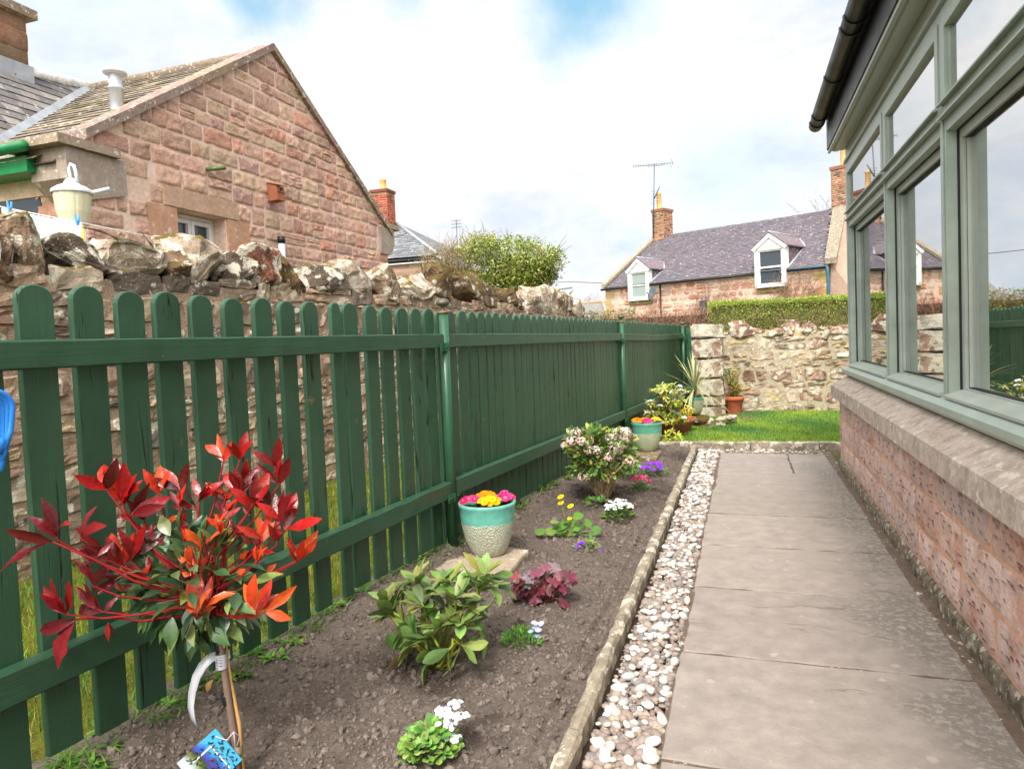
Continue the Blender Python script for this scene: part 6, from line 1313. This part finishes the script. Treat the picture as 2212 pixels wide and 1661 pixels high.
mb.add(vs,[(i*n+j,i*n+(j+1)%n,(i+1)*n+(j+1)%n,(i+1)*n+j) for i in range(len(prof)-1) for j in range(n)],smooth=True); mb.build('trough',flat('trough_clay',L(150,84,66),.7,.25,0,.3,50,.12),ttr,origin=tb)
mb=MB(); mb.add([V((cc.x,cc.y,.14))]+[V((cc.x,cc.y,.14))+axd*(.34*math.cos(6.283*j/20))+axn*(.175*math.sin(6.283*j/20)) for j in range(20)],[(0,1+j,1+(j+1)%20) for j in range(20)],col=(.3,.3,.3)); mb.build('compost',M_soil,ttr,origin=tb)
def rosettes(t,b,D,pts,cols,ls,lw,n,seed,stemcol,st0,white=0,droop=.9):
    rr=random.Random(seed); st=MB(); lf=MB(); fl=MB()
    for (px,py,off) in pts:
        p=DP(px,py,D+off); st.tube([st0,(st0+p)/2+V((0,0,.03)),p],[.007,.005,.003],5,col=stemcol,cap=False); d=V((rr.gauss(0,.4),rr.gauss(0,.4)-.2,1)).normalized(); s1=d.orthogonal().normalized(); s2=d.cross(s1)
        for i in range(n):
            a=6.283*i/n+rr.random(); dd=(d*rr.uniform(0,.7)+s1*math.cos(a)+s2*math.sin(a)); lf.leaf(p-d*rr.uniform(0,.03),dd,d,ls*rr.uniform(.75,1.2),lw,.2,droop,col=tuple(x*rr.uniform(.8,1.15) for x in rr.choice(cols)))
        if white and rr.random()<white:
            for q,nn in cluster(p+d*.02,.03,9,rr): fl.petals(q,nn,.017,5,1,.2,col=WH)
    st.build('stems',M_stem,t,origin=b); lf.build('leaves',M_leafm,t,origin=b)
    if white: fl.build('blossom',M_petal,t,origin=b)
chb=V((cc.x,cc.y,.15)); t=thing('variegated_bush',chb,'bush with yellow edged leaves and small white flowers growing from the terracotta trough','shrub'); yg=[L(205,205,110),L(190,195,90),L(165,180,75),L(218,212,130),L(140,160,65)]
pp_=[]; rr=random.Random(31)
for (cx_,cy_,rx,ry,n) in ((1445,848,38,22,24),(1440,870,40,20,20),(1462,885,30,22,18),(1415,893,16,12,9),(1450,905,34,14,12),(1480,890,14,14,6),(1430,835,16,8,6)):
    for i in range(n): a=rr.random()*6.283;q=math.sqrt(rr.random()); pp_.append((cx_+rx*q*math.cos(a),cy_+ry*q*math.sin(a),rr.uniform(-.15,.2)))
rosettes(t,chb,DT,pp_,yg,.082,.026,9,32,L(150,130,110),chb,white=.16)
t=thing('daffodils',chb+V((.12,.12,0)),'small yellow daffodils and green blades at the right side of the terracotta trough','flower plant'); mb=MB(); fl=MB()
for i in range(70): a=rr.random()*6.283; p=chb+axd*rr.uniform(-.02,.3)+axn*rr.uniform(-.14,.14); mb.leaf(p,V((rr.gauss(0,.2),rr.gauss(0,.2),1)),V((1,0,0)),rr.uniform(.12,.22),.009,.1,.4,prof=(.7,1,.9,.5,.1),col=L(95,150,60))
for (px,py) in ((1478,886),(1487,883),(1473,890),(1490,897),(1484,908),(1477,905),(1465,905),(1494,890),(1432,880),(1455,915)):
    p=DP(px,py,DT+rr.uniform(-.05,.1)); nn=V((rr.gauss(0,.4),-1,.3)); fl.petals(p,nn,.028,6,1.,.1,col=L(248,205,30)); fl.lathe(p,[(.007,0),(.008,.016),(.011,.02)],8,axis=nn.normalized(),col=L(240,140,20)); mb.tube([chb+axd*.15,p],[.003,.002],4,col=L(110,150,60))
mb.build('blades',M_leafm,t,origin=t.location); fl.build('blooms',M_petal,t,origin=t.location)
b=soilp(1448,955); t=thing('yellow_shoots',b,'low plant with lime yellow leaves between the farther turquoise pot and the lawn','plant'); rosettes(t,b,dep(b)-.05,[(1438,938,0),(1450,930,0),(1462,940,0),(1470,948,-.05),(1442,950,-.05),(1432,955,-.05),(1455,945,0),(1430,942,0)],[L(190,200,70),L(170,190,60),L(205,205,90)],.085,.022,8,5,L(120,110,60),b)
# -------------------------------------------------------------- corner pots
cb_=G(1503,894,.20); DC=dep(cb_); kc=DC/FL; cp0=V((cb_.x,cb_.y,.20)); glz=glazed_pot(cp0,18.5*kc,.235,M_gl2,'small turquoise pot with the spiky palm standing on rough stones in front of the pier')
mb=MB()
for i,(dx,dy,z,s,c) in enumerate(((0,-.02,.12,(.26,.2,.09),L(130,105,85)),(.30,-.05,.05,(.12,.10,.07),L(150,128,105)),(-.22,-.1,.05,(.14,.12,.06),L(120,92,74)),(.12,-.22,.03,(.16,.09,.05),L(110,80,66)),(.05,.1,.05,(.2,.2,.1),L(120,100,82)),(.42,.1,.14,(.16,.14,.05),L(165,148,125)))):
    c_=V((cb_.x+dx,cb_.y+dy,z)); mb=MB(); rock(mb,c_,s,random.uniform(-.3,.3),seed=950+i,col=c,box=.7); tag(mb.build('loose_stone',M_cop2 if i in(0,3) else M_cop,None,origin=c_),['big brown stone carrying the small turquoise pot','squared grey stone right of the small turquoise pot','reddish stone left below the small turquoise pot','low mossy stone in front of the small turquoise pot','stone hidden behind the small turquoise pot','flat pale stone at the foot of the pier'][i],'stone','rough stones around the small turquoise pot')
co=cp0+V((0,0,.20)); t=thing('spiky_palm',co,'spiky palm with long narrow cream striped leaves in the small turquoise pot','plant'); mb=MB(); mb2=MB(); mb2.tube([co-V((0,0,.02)),co+V((0,0,.12))],[.022,.018],8,col=L(150,120,80)); mb2.build('stem',M_stem,t,origin=co)
rr=random.Random(6); base=co+V((0,0,.09))
for i in range(74):
    a=rr.random()*6.283; el=rr.uniform(-.15,1.5) if i>12 else rr.uniform(1.1,1.5); l=rr.uniform(.38,.72); d=V((math.cos(a)*math.cos(el),math.sin(a)*math.cos(el),math.sin(el)))
    mb.leaf(base+V((0,0,rr.uniform(0,.06))),d,V((0,0,1)) if el<1.2 else V((math.cos(a),math.sin(a),0))*-1,l,.017,.12,rr.uniform(.4,1.7)*(1.3-el*.6),prof=(.6,.9,1,1,.95,.85,.7,.5,.05),col=tuple(x*rr.uniform(.85,1.1) for x in rr.choice([L(205,200,150),L(170,175,125),L(190,180,120),L(215,205,160),L(150,165,120)])))
mb.build('leaves',M_leafm,t,origin=co)
tb2=G(1585,897,.02); D5=dep(tb2); k5=D5/FL; c5=V((tb2.x,tb2.y+.1,.02)); t=thing('terracotta_pot',c5,'round terracotta pot against the far stone wall beside the pier','flower pot'); mb=MB(); s=22*k5; H5=40*k5
mb.lathe(c5,[(0,0),(s*.66,0),(s*.68,.01),(s*.9,H5*.76),(s*.92,H5*.77),(s*1.0,H5*.775),(s*1.02,H5),(s*.93,H5+.003),(s*.88,H5*.8)],36); mb.build('pot',M_terr,t,origin=c5); mb=MB(); mb.lathe(c5,[(0,H5*.9),(s*.92,H5*.88)],16); mb.build('compost',M_soil,t,origin=c5)
b5=c5+V((0,0,H5*.9)); t=thing('variegated_shrub',b5,'small upright golden variegated shrub growing in the round terracotta pot','shrub'); st=MB(); st.tube([b5,b5+V((0,0,.35))],[.012,.006],6,col=L(110,95,70)); st.build('stem',M_stem,t,origin=b5)
mb=MB()
for i in range(620):
    z=rr.random(); lx=.0+.03*math.sin(z*6); R_=.115*(.55+.6*z if z<.8 else 1.0); a=rr.random()*6.283;q=math.sqrt(rr.random()); p=b5+V((lx+math.cos(a)*q*R_,math.sin(a)*q*R_,.03+.40*z)); gr=(z>.72 and math.cos(a)<-.2)
    mb.leaf(p,V((math.cos(a),math.sin(a),rr.uniform(-.2,1))),V((0,0,1)),.052,.027,.2,.3,prof=(.2,1,.8,.05),col=tuple(x*rr.uniform(.8,1.1) for x in (rr.choice([L(80,120,45),L(95,135,55)]) if gr else rr.choice([L(205,190,80),L(180,175,75),L(150,155,65),L(222,205,100)]))))
mb.build('leaves',M_leafm,t,origin=b5)
mb=MB(); q=G(1590,905,.02); n=24
vs=[V((q.x+.06,q.y+.25,.048))]+[V((q.x+.06+.30*math.cos(6.283*j/n)*(1+.15*mnoise.noise(V((j*.7,0,0)))),q.y+.3+.85*math.sin(6.283*j/n),.045+.01*mnoise.noise(V((j,1,1))))) for j in range(n)]
mb.add(vs,[(0,1+j,1+(j+1)%n) for j in range(n)],col=(.35,.35,.35)); tag(mb.build('bare_soil_patch',M_soil),kind='structure')
# -------------------------------------------------------------- weeds along the fence foot and fallen leaves
wm=MB(); rr=random.Random(77)
for i in range(680):
    s=-2.8+11*rr.random()**1.5; b=FP(s,rr.uniform(-.16,.03) if rr.random()<.75 else rr.uniform(-.5,-.1),0); b.z=soilz(b.x,b.y) if (b.x-fence_x(b.y))>-.25 else .01
    typ=rr.random(); c=rr.choice([L(88,125,48),L(105,145,55),L(120,158,62),L(75,110,45)])
    if typ<.45:
        for k in range(rr.randint(5,9)): a=rr.random()*6.283; wm.leaf(b,V((math.cos(a),math.sin(a),rr.uniform(.2,1))),V((0,0,1)),rr.uniform(.03,.07),rr.uniform(.012,.024),.15,.8,wav=.4,col=tuple(x*rr.uniform(.8,1.2) for x in c))
    else:
        for k in range(rr.randint(4,10)): a=rr.random()*6.283; wm.leaf(b+V((rr.gauss(0,.02),rr.gauss(0,.02),0)),V((math.cos(a)*.7,math.sin(a)*.7,rr.uniform(.3,1.2))),V((0,0,1)),rr.uniform(.04,.11),.0045,.1,1.2,prof=(.8,1,.7,.4,.05),col=tuple(x*rr.uniform(.8,1.25) for x in c))
for px,py in ((640,1345),(670,1335),(700,1320),(1225,1035)):
    b=soilp(px,py)
    for k in range(16): a=rr.random()*6.283; wm.leaf(b,V((math.cos(a)*.9,math.sin(a)*.9,rr.uniform(.2,.9))),V((0,0,1)),rr.uniform(.08,.17),.005,.1,1.3,prof=(.8,1,.7,.4,.05),col=rr.choice([L(130,160,75),L(105,140,60)]))
tag(wm.build('weeds',M_leafm),'small weeds and grass tufts along the foot of the picket fence','weeds',kind='stuff')
for px,py,ang,lb,c in ((447,1500,70,'dry tan leaf on the soil left of the thin trunk',L(200,150,90)),(120,1550,10,'brown dead leaf on the moss behind the fence at the left',L(150,95,60))):
    b=soilp(px,py)+V((0,0,.01)); mb=MB(); mb.leaf(b,imgdir(ang,-.2),V((0,-1,.4)),.05,.026,.3,.6,col=c,prof=(.1,.6,1,.9,.5,.05)); tag(mb.build('fallen_leaf',M_leafm,None,origin=b),lb,'leaf')
# ================================================================ light, sky, camera
sc=bpy.context.scene
w=bpy.data.worlds.new('World'); sc.world=w; w.use_nodes=True; nt=w.node_tree; nt.nodes.clear()
SUN=V((.06,-.80,.98)).normalized(); el=math.asin(SUN.z); az=math.atan2(SUN.x,SUN.y)
out=nt.nodes.new('ShaderNodeOutputWorld'); bg=nt.nodes.new('ShaderNodeBackground'); sky=nt.nodes.new('ShaderNodeTexSky'); sky.sky_type='NISHITA'; sky.sun_disc=False; sky.sun_elevation=el; sky.sun_rotation=az; sky.air_density=1.; sky.dust_density=1.2; sky.ozone_density=1.5
class WN(NT):
    def __init__(s): s.t=nt; tc=nt.nodes.new('ShaderNodeTexCoord'); s.obj=tc.outputs['Generated']
m=WN(); d=m.obj
nv=nt.nodes.new('ShaderNodeTexNoise'); nv.inputs['Scale'].default_value=4.; nv.inputs['Detail'].default_value=6; nv.inputs['Roughness'].default_value=.6; nt.links.new(d,nv.inputs[0])
sub=nt.nodes.new('ShaderNodeVectorMath'); sub.operation='SUBTRACT'; nt.links.new(nv.outputs['Color'],sub.inputs[0]); sub.inputs[1].default_value=(.5,.5,.5)
sc_=nt.nodes.new('ShaderNodeVectorMath'); sc_.operation='SCALE'; nt.links.new(sub.outputs[0],sc_.inputs[0]); sc_.inputs['Scale'].default_value=.22
ad=nt.nodes.new('ShaderNodeVectorMath'); ad.operation='ADD'; nt.links.new(d,ad.inputs[0]); nt.links.new(sc_.outputs[0],ad.inputs[1])
nm=nt.nodes.new('ShaderNodeVectorMath'); nm.operation='NORMALIZE'; nt.links.new(ad.outputs[0],nm.inputs[0]); dd=nm.outputs[0]
def patch(px,py,r0,r1,st,sx=None):
    v=ray(px,py).normalized(); q=nt.nodes.new('ShaderNodeVectorMath'); q.operation='DISTANCE'; nt.links.new(dd,q.inputs[0]); q.inputs[1].default_value=v
    return m.math('MULTIPLY',m.ramp(q.outputs['Value'],[(r0,1),(r1,0)]),st)
blue=None
for a in ((1290,10,.02,.12,1.),(1230,-30,.01,.08,.8),(1380,20,.01,.07,.5),(530,-30,.01,.075,.9),(600,-20,.01,.05,.6),(825,-40,.01,.06,.5),(150,215,.0,.13,.38),(1560,410,.0,.20,.42),(1300,430,.0,.12,.30),(1700,380,.0,.14,.25),(1150,470,.0,.10,.22),(1750,-500,.0,.3,.5),(100,-500,.1,.4,.5),(2900,-200,.1,.4,.45)):
    p=patch(*a); blue=p if blue is None else m.math('MAXIMUM',blue,p)
gen=m.ramp(m.noise(2.6,6,.6,vec=m.map((1,1,1.6),loc=(.3,.9,.1),vec=d)),[(.55,0),(.68,.35)]); blue=m.math('MAXIMUM',blue,gen)
shade=m.noise(3.2,7,.62,vec=m.map((1,1,2.2),loc=(2.1,.4,.2),vec=d)); z=m.sep(d)[2]
cl=m.ramp(m.math('ADD',shade,m.math('MULTIPLY',m.ramp(z,[(.0,0),(.45,1)]),.16)),[(.36,(.72,.77,.88)),(.48,(.84,.87,.94)),(.56,(.98,.98,1.0)),(.66,(1.12,1.12,1.13))])
skb=nt.nodes.new('ShaderNodeVectorMath'); skb.operation='SCALE'; nt.links.new(sky.outputs[0],skb.inputs[0]); skb.inputs['Scale'].default_value=.12
skc=m.mix(.8,skb.outputs[0],(.40,.74,.97))
colr=m.mix(blue,cl,skc); hz=m.ramp(z,[(.0,.55),(.12,0)]); colr=m.mix(hz,colr,(.80,.85,.94))
gq=nt.nodes.new('ShaderNodeVectorMath'); gq.operation='DISTANCE'; nt.links.new(dd,gq.inputs[0]); gq.inputs[1].default_value=SUN
glow=m.ramp(gq.outputs['Value'],[(.0,1),(.35,.75),(1.15,0)]); glow.node.color_ramp.interpolation='EASE'
colr=m.mix(1,colr,m.mix(glow,(0,0,0),(4.7,4.6,4.4)),'ADD')
nt.links.new(colr,bg.inputs[0]); bg.inputs[1].default_value=.75; nt.links.new(bg.outputs[0],out.inputs[0])
sl=bpy.data.lights.new('sun','SUN'); sl.energy=2.2; sl.angle=math.radians(9.0); sl.color=(1,.95,.88); so=bpy.data.objects.new('sun',sl); C.objects.link(so); so.rotation_euler=SUN.to_track_quat('Z','Y').to_euler(); so.location=(0,-5,20)
cd=bpy.data.cameras.new('camera'); cd.sensor_width=36; cd.lens=FL/2212*36; cd.shift_y=-(830.5-CY)/2212; cd.clip_end=2000; cd.clip_start=.02
cam=bpy.data.objects.new('camera',cd); C.objects.link(cam); cam.matrix_world=Matrix(((Rv.x,Uv.x,-Fv.x,0),(Rv.y,Uv.y,-Fv.y,0),(Rv.z,Uv.z,-Fv.z,HC),(0,0,0,1))); sc.camera=cam
sc.view_settings.view_transform='Standard'; sc.view_settings.look='None'; sc.view_settings.exposure=0.52; sc.view_settings.gamma=1
sc.cycles.max_bounces=8; sc.cycles.diffuse_bounces=3; sc.cycles.transparent_max_bounces=8
